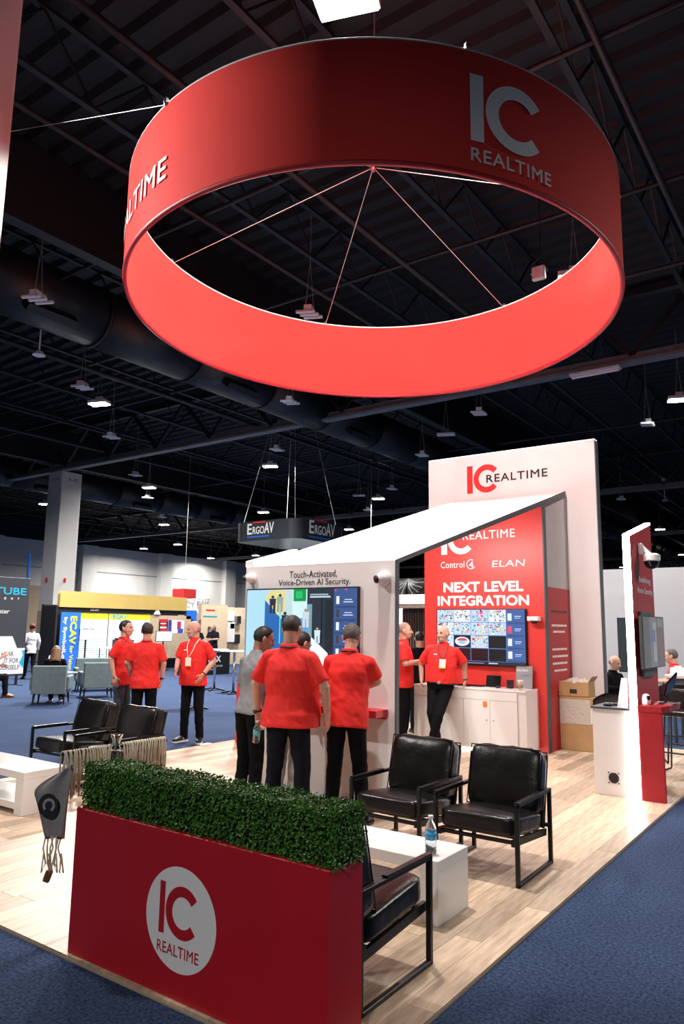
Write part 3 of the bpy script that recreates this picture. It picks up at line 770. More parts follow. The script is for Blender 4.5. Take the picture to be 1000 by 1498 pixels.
# =================================================================== CORD RACK AND BAG AT THE HEDGE END
def rack():
    x = -3.66
    t = thing('cord_rack', 'chrome-topped rack hung with beige cords behind the hedge', 'rack', (x, 2.86, FZ))
    bm = bm_new(); cyl(bm, (x, 2.86, FZ+.01), (x, 2.86, .985), .02, seg=14); obj('pole', bm, 'black', t, world=True, smooth=True)
    bm = bm_new(); lathe(bm, [(.14, 0), (.14, .012), (.03, .025)], (x, 2.86, FZ), 24); obj('base', bm, 'black', t, world=True)
    bm = bm_new(); lathe(bm, [(.026, .96), (.026, .975), (.020, .985), (.020, 1.0), (.024, 1.02), (.036, 1.045), (.036, 1.05), (.028, 1.05), (.016, 1.03)], (x, 2.86, 0), 20); obj('finial', bm, 'chrome', t, world=True, smooth=True)
    bm = bm_new(); bar(bm, (x, 2.50, .985), (x, 3.24, .975), .018, .018); obj('crossbar', bm, 'black', t, world=True)
    rg = random.Random(11); k = 0
    y = 2.505
    while y < 3.235:
        if abs(y-2.86) < .035: y += .07
        for off in (.013, -.013):
            bm = bm_new(); L = rg.uniform(.16, .26); dx = rg.uniform(-.012, .012)
            yy = y + rg.uniform(-.004, .004)
            pts = [(x, yy, .998), (x+off, yy+dx*.2, .985), (x+off*1.3, yy+dx, .93), (x+off*1.5+rg.uniform(-.01, .01), yy+dx*1.6, 1-L)]
            tube(bm, pts, .0052, 6); obj('cord', bm, 'cord', t, world=True, smooth=True)
        y += .0165
    # the drawstring bag hanging at the near end
    b = thing('drawstring_bag', 'dark grey drawstring bag with round black print hanging at hedge end', 'bag', (-3.635, 2.47, .62), R(36))
    n = 14; m = 18; out = [(-.095, .93), (-.005, .955)]
    bm = bm_new(); grid = {}
    for side in (0, 1):
        for j in range(m+1):
            v = j/m; z = .90 - v*.345
            # left contour sticks out at upper third then tapers
            lw = -.005-.125*math.sin(min(1, v/.32)*PI/2) if v < .32 else -.13+.085*((v-.32)/.68)
            rw = .075-.02*v
            for i in range(n+1):
                u = i/n; xx = lw+(rw-lw)*u
                thick = .018*math.sin(PI*u)*math.sin(PI*min(.98, max(.02, v)))
                yy = (-1 if side == 0 else 1)*thick + .012*math.sin(u*9+v*4)
                zz = z + (u-.2)*.05*(1-v)
                grid[side, j, i] = bm.verts.new((xx, yy, zz-.62))
    for side in (0, 1):
        for j in range(m):
            for i in range(n):
                f = [grid[side, j, i], grid[side, j, i+1], grid[side, j+1, i+1], grid[side, j+1, i]]
                bm.faces.new(f if side == 0 else f[::-1])
    bmesh.ops.remove_doubles(bm, verts=bm.verts, dist=.0022)
    obj('bag_cloth', bm, 'bag_grey', b, smooth=True)
    bm = bm_new(); c = (-.03, -.043, .735-.62); nn = 28
    bm.faces.new([bm.verts.new((c[0]+.052*math.cos(2*PI*i/nn), c[1], c[2]+.06*math.sin(2*PI*i/nn))) for i in range(nn)]); obj('round_print', bm, 'print_black', b)
    bm = bm_new(); prev = None
    for i in range(17):
        a = R(-60+i*18); cur = [bm.verts.new((c[0]+.005+r_*math.cos(a), c[1]-.002, c[2]+r_*1.1*math.sin(a))) for r_ in (.033, .020)]
        if prev: bm.faces.new((prev[0], cur[0], cur[1], prev[1]))
        prev = cur
    obj('print_mark', bm, 'print_grey', b, recalc=False)
    for k in range(7):
        bm = bm_new(); x0 = -.045+k*.014
        pts = [(x0, 0, -.05), (x0+rg.uniform(-.02, .02), -.01, -.11), (x0+rg.uniform(-.035, .02), 0, -.19), (x0+rg.uniform(-.02, .02), .01, -.24), (x0+rg.uniform(-.01, .02), 0, -.14)]
        tube(bm, pts, .0042, 6); obj('drawstring', bm, 'cord', b, smooth=True)
    bm = bm_new(); boxb(bm, -.018, -.012, -.03, .018, .012, .03, .006, 1, Matrix.Translation((-.02, 0, -.255)) @ Matrix.Rotation(R(18), 4, 'Y')); obj('leather_tag', bm, 'brown_shoe', b)
rack()

# =================================================================== FRONT SCREEN WALL, ROOF, TALL WALL, RED WALL
SX0, SX1 = -5.63, -3.66
def dome_camera(name, label, base, n, up=Vector((0, 0, 1)), r=.062):
    t = thing(name, label, 'security camera', base)
    n = Vector(n).normalized()
    bm = bm_new(); lathe(bm, [(r*.95, 0), (r, .01), (r, .035), (r*.85, .05)], (0, 0, 0), 24, n); obj('mount', bm, 'white_gloss', t, smooth=False)
    bm = bm_new(); ellipsoid(bm, n*.06, (r*.8, r*.8, r*.8), 20, 12); obj('ball', bm, 'white_gloss', t, smooth=True)
    d = (n + Vector((-.75, 0, -.25))).normalized()
    bm = bm_new(); lathe(bm, [(r*.52, 0), (r*.52, .02), (r*.40, .028)], n*.06+d*r*.62, 20, d); ring_ = obj('lens_ring', bm, 'black', t)
    bm = bm_new(); ellipsoid(bm, n*.06+d*(r*.62+.02), (.02, .02, .02), 12, 8); obj('lens', bm, 'black_gloss', t, smooth=True)
    return t
def tv(label, x0, x1, z0, z1, y, parent_kind='negY'):
    t = thing('wall_screen', label, 'screen', ((x0+x1)/2, y, z0))
    bm = bm_new(); boxb(bm, x0, y-.045, z0, x1, y, z1, .006, 2); obj('bezel', bm, 'black', t, world=True)
    return t
def ai_wall():
    y = 6.03
    t = thing('display_wall', 'white front wall of the booth house carrying a large screen', 'wall panel', ((SX0+SX1)/2, y+.06, FZ))
    bm = bm_new(); boxb(bm, SX0, y, FZ, SX1-.012, y+.05, 2.335, .004, 1); obj('panel', bm, 'white', t, world=True)
    bm = bm_new(); box(bm, SX1-.012, y-.003, FZ, SX1, y+.055, 2.335); obj('edge_post', bm, 'edge_grey', t, world=True)
    lettering('Touch-Activated,', fr_negY(-4.995, y, 2.19), .63, .085, 'print_black', t, .006, d=.003)
    lettering('Voice-Driven AI Security.', fr_negY(-5.145, y, 2.105), .945, .082, 'print_black', t, .006, d=.003)
    # screen
    x0, x1, z0, z1 = -5.57, -4.075, 1.255, 2.095
    s = tv('large screen showing a security camera view, front white wall', x0, x1, z0, z1, y)
    W_, H_ = x1-x0-.024, z1-z0-.05
    rg = random.Random(5)
    P = [(((0, 0), (1, 1)), (.42, .66, .78)), (((0, 0), (.2, 1)), (.40, .68, .83)),
         ([(.18, 1), (.44, 1), (.44, .3), (.18, .62)], (.50, .66, .70)), ([(.18, .86), (.44, .45), (.44, .0), (.18, 0)], (.02, .13, .42)),
         ([(.18, .9), (.24, .99), (.38, .99), (.37, .7), (.30, .66)], (.70, .66, .28)),
         (((.44, 0), (.58, .99)), (.60, .82, .86)), (((.44, .3), (.58, .62)), (.10, .33, .70)), (((.45, .84), (.565, 1)), (.0, .30, .06)), (((.47, .88), (.53, .97)), (.02, .48, .15)),
         (((.575, 0), (.81, 1)), (.020, .032, .050)), (((.575, .22), (.62, .8)), (.20, .33, .40)), (((.70, .3), (.71, .9)), (.005, .008, .012)), (((.735, .2), (.80, .85)), (.012, .02, .03)),
         ([(.555, .05), (.56, .42), (.60, .40), (.76, .18), (.76, .02), (.66, .0)], (.85, .95, 1.0)), ([(.62, .0), (.62, .18), (.76, .18), (.77, .0)], (1, 1, 1)),
         ([(.50, 0), (.56, .28), (.63, .14), (.64, 0)], (.08, .28, .55)),
         (((.323, .28), (.333, .72)), (.10, .75, .42)),
         (((.60, .885), (.78, .905)), (.55, .65, .72)), (((.60, .915), (.76, .935)), (.30, .4, .48)),
         (((.81, 0), (1, 1)), (.045, .095, .26)), (((.815, .965), (.83, .985)), (.8, .05, .2)), (((.90, .975), (.92, .99)), (.8, .05, .2))]
    for px, py, hh, c, top in ((.255, .68, .24, (.02, .025, .05), (.05, .04, .04)), (.325, .70, .24, (.30, .36, .34), (.05, .04, .04)), (.375, .45, .25, (.01, .03, .10), (.02, .02, .03)), (.565, .50, .24, (.55, .65, .72), (.35, .25, .2)), (.67, .30, .2, (.60, .75, .82), (.35, .25, .2))):
        w_ = hh*.115
        P += [(((px-w_, py), (px-w_*.15, py+hh*.5)), c), (((px+w_*.15, py), (px+w_, py+hh*.5)), c), ([(px-w_, py+hh*.45), (px-w_*1.15, py+hh*.83), (px+w_*1.15, py+hh*.83), (px+w_, py+hh*.45)], c),
              ([(px+w_*.55*math.cos(a), py+hh*.92+hh*.09*math.sin(a)) for a in [2*PI*i/10 for i in range(10)]], top)]
    for k in range(6):
        z = .80-k*.165
        P += [(((.83, z), (.855, z+.1)), (.75, .8, .85) if k % 2 == 0 else (.05, .05, .06)), (((.89, z+.02), (.97, z+.032)), (.6, .68, .85)), (((.90, z+.05), (.96, z+.062)), (.5, .58, .8)), (((.82, z-.05), (.99, z-.025)), (.03, .06, .18))]
    picture('screen_image', fr_negY(x0+.012, y-.045, z0+.035), W_, H_, P, 'screen_image', s)
    # small red shelf
    h = thing('wall_shelf', 'small red shelf under the screen on the white front wall', 'shelf', (-4.6, y-.1, .865))
    bm = bm_new(); boxb(bm, -5.5, y-.22, .865, -3.745, y-.001, .93, .003, 1); obj('board', bm, 'red', h, world=True)
    bm = bm_new(); boxb(bm, -5.5, y-.04, .84, -3.76, y-.001, .865, .002, 1); obj('cleat', bm, 'red', h, world=True)
    dome_camera('dome_camera', 'white ball security camera at upper left of the front wall', (-5.53, y, 2.215), (0, -1, 0))
    dome_camera('dome_camera', 'white ball security camera at upper right of the front wall', (-3.79, y, 2.165), (0, -1, 0), r=.075)
    # sloping roof
    r = thing('sloping_roof', 'bright white sloping roof rising from front wall to tall wall', 'roof', ((SX0+SX1)/2, 8.5, 2.335))
    y0, z0, y1, z1 = 6.03, 2.335, 11.08, 3.775; th = .055
    bm = bm_new(); rings(bm, [[(x, y0, z0), (x, y1, z1), (x, y1, z1+th), (x, y0, z0+th*.15)] for x in (SX0, SX1-.012)]); obj('deck', bm, 'roof_white', r, world=True)
    bm = bm_new(); rings(bm, [[(x, y0, z0-.03), (x, y1, z1-.03), (x, y1, z1+th), (x, y0, z0+.012)] for x in (SX1-.012, SX1+.004)]); obj('verge_trim', bm, 'edge_grey', r, world=True)
    bm = bm_new(); rings(bm, [[(x, y0+.01, z0+.01), (x, 6.82, 2.56), (x, 6.82, 2.615), (x, y0+.01, z0+.075)] for x in (SX0-.02, SX0+.10)]); obj('left_fin', bm, 'roof_white', r, world=True)
    # light bar added under the roof to brighten the red wall and cabinet
    yb = 8.6; zb = z0+(z1-z0)*(yb-y0)/(y1-y0)-.055
    bm = bm_new(); boxb(bm, -5.45, yb-.04, zb, -3.85, yb+.04, zb+.05, .004, 1); obj('added_light_bar', bm, 'edge_grey', r, world=True)
    bm = bm_new(); box(bm, -5.42, yb-.025, zb-.006, -3.88, yb+.025, zb+.002); obj('added_diffuser', bm, 'led_soft', r, world=True)
    ld = bpy.data.lights.new('added_bar_light', 'AREA'); ld.shape = 'RECTANGLE'; ld.size = 1.5; ld.size_y = .06; ld.energy = 55; ld.color = (1.0, .97, .93)
    lo = bpy.data.objects.new('added_bar_light', ld); link(lo); lo.parent = r; lo.location = Vector((-4.65, yb, zb-.02))-r.location
    lo.rotation_euler = Vector((0, .75, -1)).to_track_quat('-Z', 'Y').to_euler()
ai_wall()

def back_walls():
    # tall white wall
    t = thing('tall_wall', 'tall white back wall with emblem lettering above the roof', 'wall panel', (-4.65, 11.2, FZ))
    bm = bm_new(); boxb(bm, -6.10, 11.14, FZ, -3.205, 11.30, 4.605, .004, 1); obj('panel', bm, 'white', t, world=True)
    bm = bm_new(); box(bm, -6.10, 11.15, 4.605, -3.205, 11.29, 4.625); obj('lit_top_edge', bm, 'led_soft', t, world=True)
    bm = bm_new(); box(bm, -3.205, 11.15, FZ, -3.192, 11.29, 4.60); obj('edge_strip', bm, 'edge_grey', t, world=True)
    emblem(fr_negY(-5.355, 11.14, 3.955), .475, 'print_red', t, d=.004, wI=.105)
    lettering('REALTIME', fr_negY(-5.0, 11.14, 4.11), 1.05, .135, 'print_black', t, .012, d=.008, spacing=1.12)
    # red wall with its return
    y = 10.08
    r = thing('red_wall', 'bright red wall under the roof with large white lettering', 'wall panel', (-4.63, y+.05, FZ))
    bm = bm_new(); rings(bm, [[(x, y, FZ), (x, y+.1, FZ), (x, y+.1, 3.44), (x, y, 3.44)] for x in (-5.60, -3.68)]); obj('panel', bm, 'red_panel', r, world=True)
    bm = bm_new(); box(bm, -3.68, y-.004, FZ, -3.66, y+.10, 3.44); obj('edge_trim', bm, 'edge_grey', r, world=True)
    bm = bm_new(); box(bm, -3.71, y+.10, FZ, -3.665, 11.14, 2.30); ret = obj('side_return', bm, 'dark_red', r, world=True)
    bm = bm_new(); rings(bm, [[(x, y+.10, 2.30), (x, 11.14, 2.30), (x, 11.14, 3.74), (x, y+.10, 3.44)] for x in (-3.71, -3.667)]); obj('grey_return', bm, 'grey_panel', r, world=True)
    emblem(fr_negY(-5.30, y, 2.82), .45, 'print_white', r, d=.004, wI=.10)
    lettering('REALTIME', fr_negY(-4.93, y, 3.03), .84, .125, 'print_white', r, .012, d=.008, spacing=1.1)
    lettering('Control', fr_negY(-5.31, y, 2.61), .40, .10, 'print_white', r, .002, d=.004, spacing=1.1)
    bm = bm_new(); prev = None
    for i in range(19):
        a = R(60+i*15); cur = [bm.verts.new((-4.80+q*math.cos(a), y-.004, 2.655+q*math.sin(a))) for q in (.075, .064)]
        if prev: bm.faces.new((prev[0], cur[0], cur[1], prev[1]))
        prev = cur
    obj('emblem', bm, 'print_white', r, recalc=False, world=True)
    lettering('4', fr_negY(-4.835, y, 2.60), .075, .10, 'print_white', r, .0, d=.004)
    lettering('ELAN', fr_negY(-4.46, y, 2.60), .50, .095, 'print_white', r, .0, d=.004, spacing=1.05, ital=.15)
    lettering('NEXT LEVEL', fr_negY(-5.27, y, 2.235), 1.29, .155, 'print_white', r, .035, d=.004)
    lettering('INTEGRATION', fr_negY(-5.37, y, 2.03), 1.47, .155, 'print_white', r, .035, d=.004)
    for k, (s, z, w_, c) in enumerate((('HOME SECURITY', 1.94, .62, 'print_black'), ('INTEGRATED VIDEO', 1.74, .62, 'print_white'), ('FOR EVERY ROOM', 1.65, .5, 'print_white'), ('cloud recording and alerts', 1.40, .62, 'print_white'), ('access on every device', 1.30, .62, 'print_white'), ('smart people detection', 1.20, .62, 'print_white'), ('simple installation', 1.10, .5, 'print_white'), ('LEARN MORE', .80, .3, 'print_black'))):
        bm = bm_new()
        # unreadably small lines: a thin run of strokes
        q = 10.62-w_/2; rr = random.Random(k)
        while q < 10.62+w_/2:
            l = rr.uniform(.02, .07); box(bm, -3.6655, q, z, -3.6635, q+l, z+.03); q += l+.015
        obj('small_print', bm, c, r, world=True)
    # screen grid
    x0, x1, z0, z1 = -5.37, -3.935, 1.155, 1.985
    s = tv('multi-view screen with camera tiles on the red wall', x0, x1, z0, z1, y)
    rg = random.Random(21); P = []
    for i in range(4):
        for j in range(4):
            a, b = i*.2, .06+(3-j)*.235
            dark = (j == 3 and i > 0) or (j == 2 and i == 3)
            P.append((((a, b), (a+.2, b+.235)), (.12, .25, .60)))
            base = (.006, .006, .010) if dark else rg.choice(((.55, .70, .80), (.75, .80, .82), (.50, .66, .85)))
            P.append((((a+.004, b+.006), (a+.196, b+.229)), base))
            if dark: continue
            if j == 2 and i == 1:
                P.append((((a+.004, b+.006), (a+.196, b+.229)), (.005, .005, .02)))
                P.append(([(a+.1+.085*math.cos(q), b+.117+.085*math.sin(q)) for q in [2*PI*k/18 for k in range(18)]], (.75, .8, .85)))
                P.append(([(a+.1+.06*math.cos(q), b+.13+.05*math.sin(q)) for q in [2*PI*k/14 for k in range(8)]], (.6, .08, .15)))
                P.append(([(a+.1+.04*math.cos(q), b+.1+.03*math.sin(q)) for q in [2*PI*k/14 for k in range(14)]], (.35, .55, .75)))
                continue
            for k in range(46):
                x = a+.008+rg.random()*.172; yy = b+.012+rg.random()*.20; w_ = rg.uniform(.005, .026); h_ = rg.uniform(.008, .04)
                c = rg.choice(((.02, .04, .10), (.80, .05, .18), (.05, .30, .70), (.95, .95, .95), (.9, .95, 1), (.1, .45, .55), (.7, .1, .35), (.9, .45, .15), (.45, .6, .7)))
                P.append((((x, yy), (min(x+w_, a+.195), min(yy+h_, b+.228))), c))
    P.append((((.8, .06), (1, 1)), (.05, .12, .34)))
    for k in range(4):
        z = .80-k*.225
        P += [(((.815, z), (.86, z+.13)), (.75, .8, .8) if k != 1 else (.7, .08, .15)), (((.89, z+.07), (.96, z+.085)), (.55, .65, .9)), (((.89, z+.04), (.95, z+.052)), (.45, .55, .85)), (((.81, z-.06), (.99, z-.03)), (.03, .08, .24))]
    P.append((((0, 0), (1, .06)), (.015, .02, .035))); P.append((((.12, .02), (.55, .035)), (.2, .25, .35))); P.append((((.6, .02), (.7, .04)), (.6, .6, .65)))
    picture('screen_image', fr_negY(x0+.012, y-.045, z0+.02), x1-x0-.024, z1-z0-.032, P, 'screen_image', s)
    # white boxed camera right of the screen
    c = thing('box_camera', 'white half-dome security camera right of the multi-view screen', 'security camera', (-3.81, y, 1.84))
    bm = bm_new(); boxb(bm, -.085, -.13, -.03, .085, 0, .035, .02, 3); obj('housing', bm, 'white_gloss', c)
    bm = bm_new(); ellipsoid(bm, (-.0, -.075, -.03), (.05, .05, .04), 16, 10); obj('dome', bm, 'black_gloss', c, smooth=True)
    # white cabinet
    cx0, cx1, cy0, cy1, ch_ = -5.52, -3.80, 9.60, 10.075, .875
    k = thing('cabinet', 'white low cabinet with plain doors under the multi-view screen', 'cabinet', ((cx0+cx1)/2, (cy0+cy1)/2, FZ))
    bm = bm_new(); boxb(bm, cx0, cy0+.02, FZ+.05, cx1, cy1, ch_-.03, .003, 1); obj('carcass', bm, 'white', k, world=True)
    bm = bm_new(); boxb(bm, cx0-.0, cy0-.0, ch_-.03, cx1, cy1, ch_, .003, 1); obj('top', bm, 'white_gloss', k, world=True)
    n = 4; wd = (cx1-.12-cx0)/n
    bm = bm_new(); box(bm, cx0+.003, cy0, ch_-.155, cx1-.125, cy0+.02, ch_-.035); obj('drawer_front', bm, 'white_gloss', k, world=True)
    for i in range(n):
        bm = bm_new(); boxb(bm, cx0+i*wd+.002, cy0, FZ+.06, cx0+(i+1)*wd-.002, cy0+.019, ch_-.16, .002, 1); d = obj('door', bm, 'white_gloss', k, world=True)
        bm = bm_new(); cyl(bm, (cx0+i*wd+(.05 if i % 2 else wd-.05), cy0-.015, .45), (cx0+i*wd+(.05 if i % 2 else wd-.05), cy0, .45), .008, seg=10)
        for v in bm.verts: v.co -= k.location
        obj('knob', bm, 'steel', d)
    bm = bm_new(); box(bm, cx0+.04, cy0+.05, FZ, cx1-.02, cy0+.07, FZ+.03); obj('base_light', bm, 'led_warm', k, world=True)
    bm = bm_new(); box(bm, -4.42, cy0-.003, .62, -4.36, cy0, .70); tg = obj('orange_tag', bm, 'orange', k, world=True)
    # things on the cabinet
    o = thing('picture_stand', 'grey printed card standing at right end of white cabinet', 'sign', (-3.97, 9.98, ch_))
    M = Matrix.Rotation(R(-8), 4, 'X')
    bm = bm_new(); boxb(bm, -.12, -.008, 0, .12, .008, .31, .002, 1, M); obj('card', bm, 'easel_grey', o)
    lettering('SOLVENT', (Vector((-4.06, 9.945, ch_+.235)), Vector((1, 0, 0)), Vector((0, 0, 1)), Vector((0, -1, 0))), .18, .03, 'print_white', o, .02, d=.006)
    bm = bm_new(); box(bm, -.06, .0, 0, .06, .07, .006); obj('foot', bm, 'black', o)
    o = thing('tablet', 'small black tablet leaning on the white cabinet', 'tablet', (-4.40, 9.9, ch_))
    bm = bm_new(); boxb(bm, -.11, -.008, 0, .11, .008, .165, .004, 2, Matrix.Rotation(R(-15), 4, 'X')); obj('screen', bm, 'black_gloss', o)
    bm = bm_new(); bar(bm, (0, .02, .1), (0, .09, .002), .06, .006); obj('stand', bm, 'black', o)
    o = thing('speaker_box', 'small black speaker box beside the paper cup', 'speaker', (-4.13, 9.88, ch_))
    bm = bm_new(); boxb(bm, -.04, -.04, 0, .04, .04, .115, .008, 2); obj('body', bm, 'black', o)
    bm = bm_new(); cyl(bm, (0, -.041, .07), (0, -.044, .07), .026, seg=16); obj('cone', bm, 'chair_metal', o)
    o = thing('computer_mouse', 'black mouse on the white cabinet beside the tablet', 'mouse', (-4.28, 9.80, ch_))
    bm = bm_new(); ellipsoid(bm, (0, 0, .012), (.03, .05, .02), 14, 8)
    for v in bm.verts: v.co.z = max(v.co.z, 0)
    obj('shell', bm, 'black', o, smooth=True); bm = bm_new(); cyl(bm, (-.004, .03, .03), (.004, .03, .03), .006, seg=8); obj('wheel', bm, 'chair_metal', o)
    o = thing('paper_cup', 'tan paper coffee cup with white lid on the cabinet', 'cup', (-3.90, 9.68, ch_))
    bm = bm_new(); lathe(bm, [(.028, 0), (.038, .11)], seg=20); obj('cup', bm, 'paper_cup', o, smooth=True)
    bm = bm_new(); lathe(bm, [(.041, .11), (.041, .12), (.034, .135), (.03, .132)], seg=20); obj('lid', bm, 'print_white', o, smooth=True)
    bm = bm_new(); lathe(bm, [(.0325, .035), (.0365, .085)], seg=20); obj('sleeve', bm, 'cardboard', o, smooth=True)
    o = thing('keyboard', 'flat black keyboard behind the leaning man on cabinet', 'keyboard', (-4.72, 9.86, ch_))
    bm = bm_new(); boxb(bm, -.2, -.07, 0, .2, .07, .015, .004, 1); kb = obj('case', bm, 'black', o)
    bm = bm_new()
    for i in range(12):
        for j in range(4): box(bm, -.19+i*.032, -.06+j*.031, .015, -.165+i*.032, -.036+j*.031, .02)
    q = obj('keys', bm, 'chair_metal', o); q['kind'] = 'stuff'
back_walls()

# cardboard cartons beside the red wall
def cartons():
    o = thing('carton', 'large tan cardboard carton standing beside the red wall', 'carton', (-3.43, 10.72, FZ))
    def carton_parts(o, w, d, h, tape=True):
        bm = bm_new(); boxb(bm, -w/2, -d/2, 0, w/2, d/2, h, .006, 1); obj('box_body', bm, 'cardboard', o)
        if tape:
            bm = bm_new(); box(bm, -w/2-.001, -.03, h*.75, w/2+.001, .03, h+.002); box(bm, -w/2-.0015, -d/2-.0015, h*.48, w/2+.0015, d/2+.0015, h*.54); obj('tape', bm, 'tape', o)
    carton_parts(o, .50, .36, .74)
    bm = bm_new(); boxb(bm, -.24, -.187, .36, .2, -.181, .70, .002, 1); obj('plastic_wrap', bm, 'plastic_wrap', o)
    o2 = thing('carton', 'small open cardboard carton on top of the large one', 'carton', (-3.46, 10.68, FZ+.742)); carton_parts(o2, .43, .3, .2, False)
    for sx in (-1, 1):
        bm = bm_new(); boxb(bm, 0, -.14, -.003, .1, .14, .003, .001, 1, Matrix.Translation((sx*.21, 0, .2)) @ Matrix.Rotation(R(-55 if sx > 0 else -125), 4, 'Y')); obj('flap', bm, 'cardboard', o2)
    bm = bm_new(); ellipsoid(bm, (.02, -.03, .19), (.17, .12, .06), 24, 14)
    for v in bm.verts: v.co += Vector((1, 1, 1))*.03*noise.noise(v.co*25)
    obj('plastic_bag', bm, 'plastic_wrap', o2)
    bm = bm_new(); box(bm, -.05, -.153, .04, .05, -.15, .1); obj('stamp', bm, 'print_black', o2)
cartons()

# =================================================================== RED PYLON KIOSK AT RIGHT
def pylon():
    x0, x1, y0, y1 = -2.035, -1.968, 7.95, 8.94
    t = thing('pylon', 'tall red pylon with slanted top and glowing white front edge', 'display pylon', ((x0+x1)/2, 8.4, FZ))
    bm = bm_new(); rings(bm, [[(x, y0+.03, FZ), (x, y1, FZ), (x, y1, 2.92), (x, y0+.03, 2.69)] for x in (x0, x1)]); obj('panel', bm, 'dark_red', t, world=True)
    bm = bm_new(); rings(bm, [[(x, y0, FZ), (x, y0+.03, FZ), (x, y0+.03, 2.69), (x, y0, 2.68)] for x in (x0, x1)]); obj('light_edge', bm, 'led_strip', t, world=True)
    bm = bm_new(); rings(bm, [[(x, y0, 2.68), (x, y1, 2.92), (x, y1, 2.945), (x, y0, 2.705)] for x in (x0, x1)]); obj('light_top', bm, 'led_strip', t, world=True)
    lettering('Redefining', fr_posX(x1, 8.28, 2.20), .50, .085, 'print_white', t, .004, d=.003)
    lettering('Home Security', fr_posX(x1, 8.20, 2.08), .66, .085, 'print_white', t, .004, d=.003)
    lettering('IC', fr_posX(x1, 8.62, 2.44), .12, .06, 'print_white', t, .02, d=.003)
    # red counter box with shelf in front of the pylon face
    c = thing('red_counter', 'red counter base with shelf attached to the glowing pylon', 'counter', (-1.85, 8.2, FZ))
    bm = bm_new(); boxb(bm, x1+.003, 7.955, FZ, -1.735, 8.0, .885, .003, 1); obj('base', bm, 'dark_red', c, world=True)
    bm = bm_new(); rings(bm, [[(x1+.003, 7.95, z), (-1.735, 7.95, z), (-1.69, 8.12, z), (-1.69, 8.62, z), (x1+.003, 8.62, z)] for z in (.885, .945)]); obj('shelf', bm, 'dark_red', c, world=True)
    # tablet on stand, small camera
    q = thing('tablet_stand', 'tilted tablet on metal stand on the red counter shelf', 'tablet', (-1.75, 8.35, .945))
    bm = bm_new(); tube(bm, [(-.07, -.09, .008), (.09, -.09, .008), (.09, .12, .008), (-.07, .12, .008)], .008, 8, True); tube(bm, [(-.05, .12, .008), (-.06, .05, .14), (-.03, -.02, .22)], .009, 8); obj('stand', bm, 'steel', q, smooth=True)
    bm = bm_new(); boxb(bm, -.125, -.01, -.09, .125, .01, .09, .005, 2, Matrix.Translation((.03, -.0, .2)) @ Matrix.Rotation(R(-70), 4, 'Z') @ Matrix.Rotation(R(-35), 4, 'Y') @ Matrix.Rotation(R(-40), 4, 'X')); obj('tablet', bm, 'black_gloss', q)
    q = thing('desk_camera', 'small white egg-shaped camera on the red counter shelf', 'camera', (-1.90, 8.06, .945))
    bm = bm_new(); lathe(bm, [(.035, 0), (.042, .02), (.042, .07), (.03, .105), (.01, .115)], seg=20); obj('body', bm, 'white_gloss', q, smooth=True)
    bm = bm_new(); ellipsoid(bm, (.025, -.022, .075), (.022, .022, .026), 14, 10); obj('lens', bm, 'black_gloss', q, smooth=True)
    # dome camera on pylon face
    q = thing('bracket_camera', 'white bracket dome camera high on the red pylon face', 'security camera', (x1, 8.33, 2.42))
    bm = bm_new(); boxb(bm, .003, -.04, .10, .05, .04, .22, .008, 1); bar(bm, (.03, 0, .19), (.13, 0, .08), .045, .045); obj('arm', bm, 'white_gloss', q)
    bm = bm_new(); lathe(bm, [(.08, .02), (.092, .03), (.092, .085), (.06, .105)], (.13, 0, -.0), 24); obj('collar', bm, 'white_gloss', q, smooth=False)
    bm = bm_new(); ellipsoid(bm, (.13, 0, .02), (.078, .078, .085), 20, 12); obj('dome', bm, 'black_gloss', q, smooth=True)
    # screen on the pylon face, its reflections painted in as dim patches
    q = thing('wall_screen', 'dark reflecting screen mounted on the red pylon face', 'screen', (x1, 8.8, 1.28))
    bm = bm_new(); box(bm, .003, -.60, -.06, .03, -.1, .62); obj('mount', bm, 'edge_grey', q)
    bm = bm_new(); boxb(bm, .03, -.74, .02, .068, .24, .575, .006, 2); obj('bezel', bm, 'black', q)
    P = [(((0, 0), (1, 1)), (.012, .018, .022)), (((.30, 0), (.62, 1)), (.045, .065, .075)), (((.45, .1), (.6, .9)), (.12, .16, .17)), (((.62, .2), (.92, .75)), (.05, .015, .02)), (((.66, .8), (.95, .98)), (.07, .075, .08)), (((.35, .5), (.55, .75)), (.025, .04, .12))]
    picture('screen_image', (Vector((x1+.068, 8.8-.73, 1.31)), Vector((0, 1, 0)), Vector((0, 0, 1)), Vector((1, 0, 0))), .96, .535, P, 'screen_image', q)
    # white cabinet left of the pylon
    k = thing('cabinet', 'white cabinet with round black vent beside the glowing pylon', 'cabinet', (-2.25, 8.2, FZ))
    bm = bm_new(); boxb(bm, -2.43, 7.98, FZ, x0, 8.5, .885, .003, 1); obj('body', bm, 'white', k, world=True)
    bm = bm_new(); boxb(bm, -2.44, 7.96, .885, x0, 8.52, .905, .002, 1); obj('top', bm, 'edge_grey', k, world=True)
    bm = bm_new(); boxb(bm, -2.445, 7.97, .72, -2.425, 8.5, .885, .002, 1); obj('drawer', bm, 'white_gloss', k, world=True)
    vx, vz = -2.235, .20
    bm = bm_new(); tube(bm, [(vx+.045*math.cos(a), 7.978, vz+.045*math.sin(a)) for a in [2*PI*i/24 for i in range(24)]], .008, 8, True)
    for r_ in (.018, .032): tube(bm, [(vx+r_*math.cos(a), 7.978, vz+r_*math.sin(a)) for a in [2*PI*i/20 for i in range(20)]], .004, 6, True)
    vg = obj('vent', bm, 'black', k, world=True, smooth=True)
    bm = bm_new(); cyl(bm, (vx, 7.981, vz), (vx, 7.972, vz), .05, seg=24); obj('vent_back', bm, 'black', k, world=True)
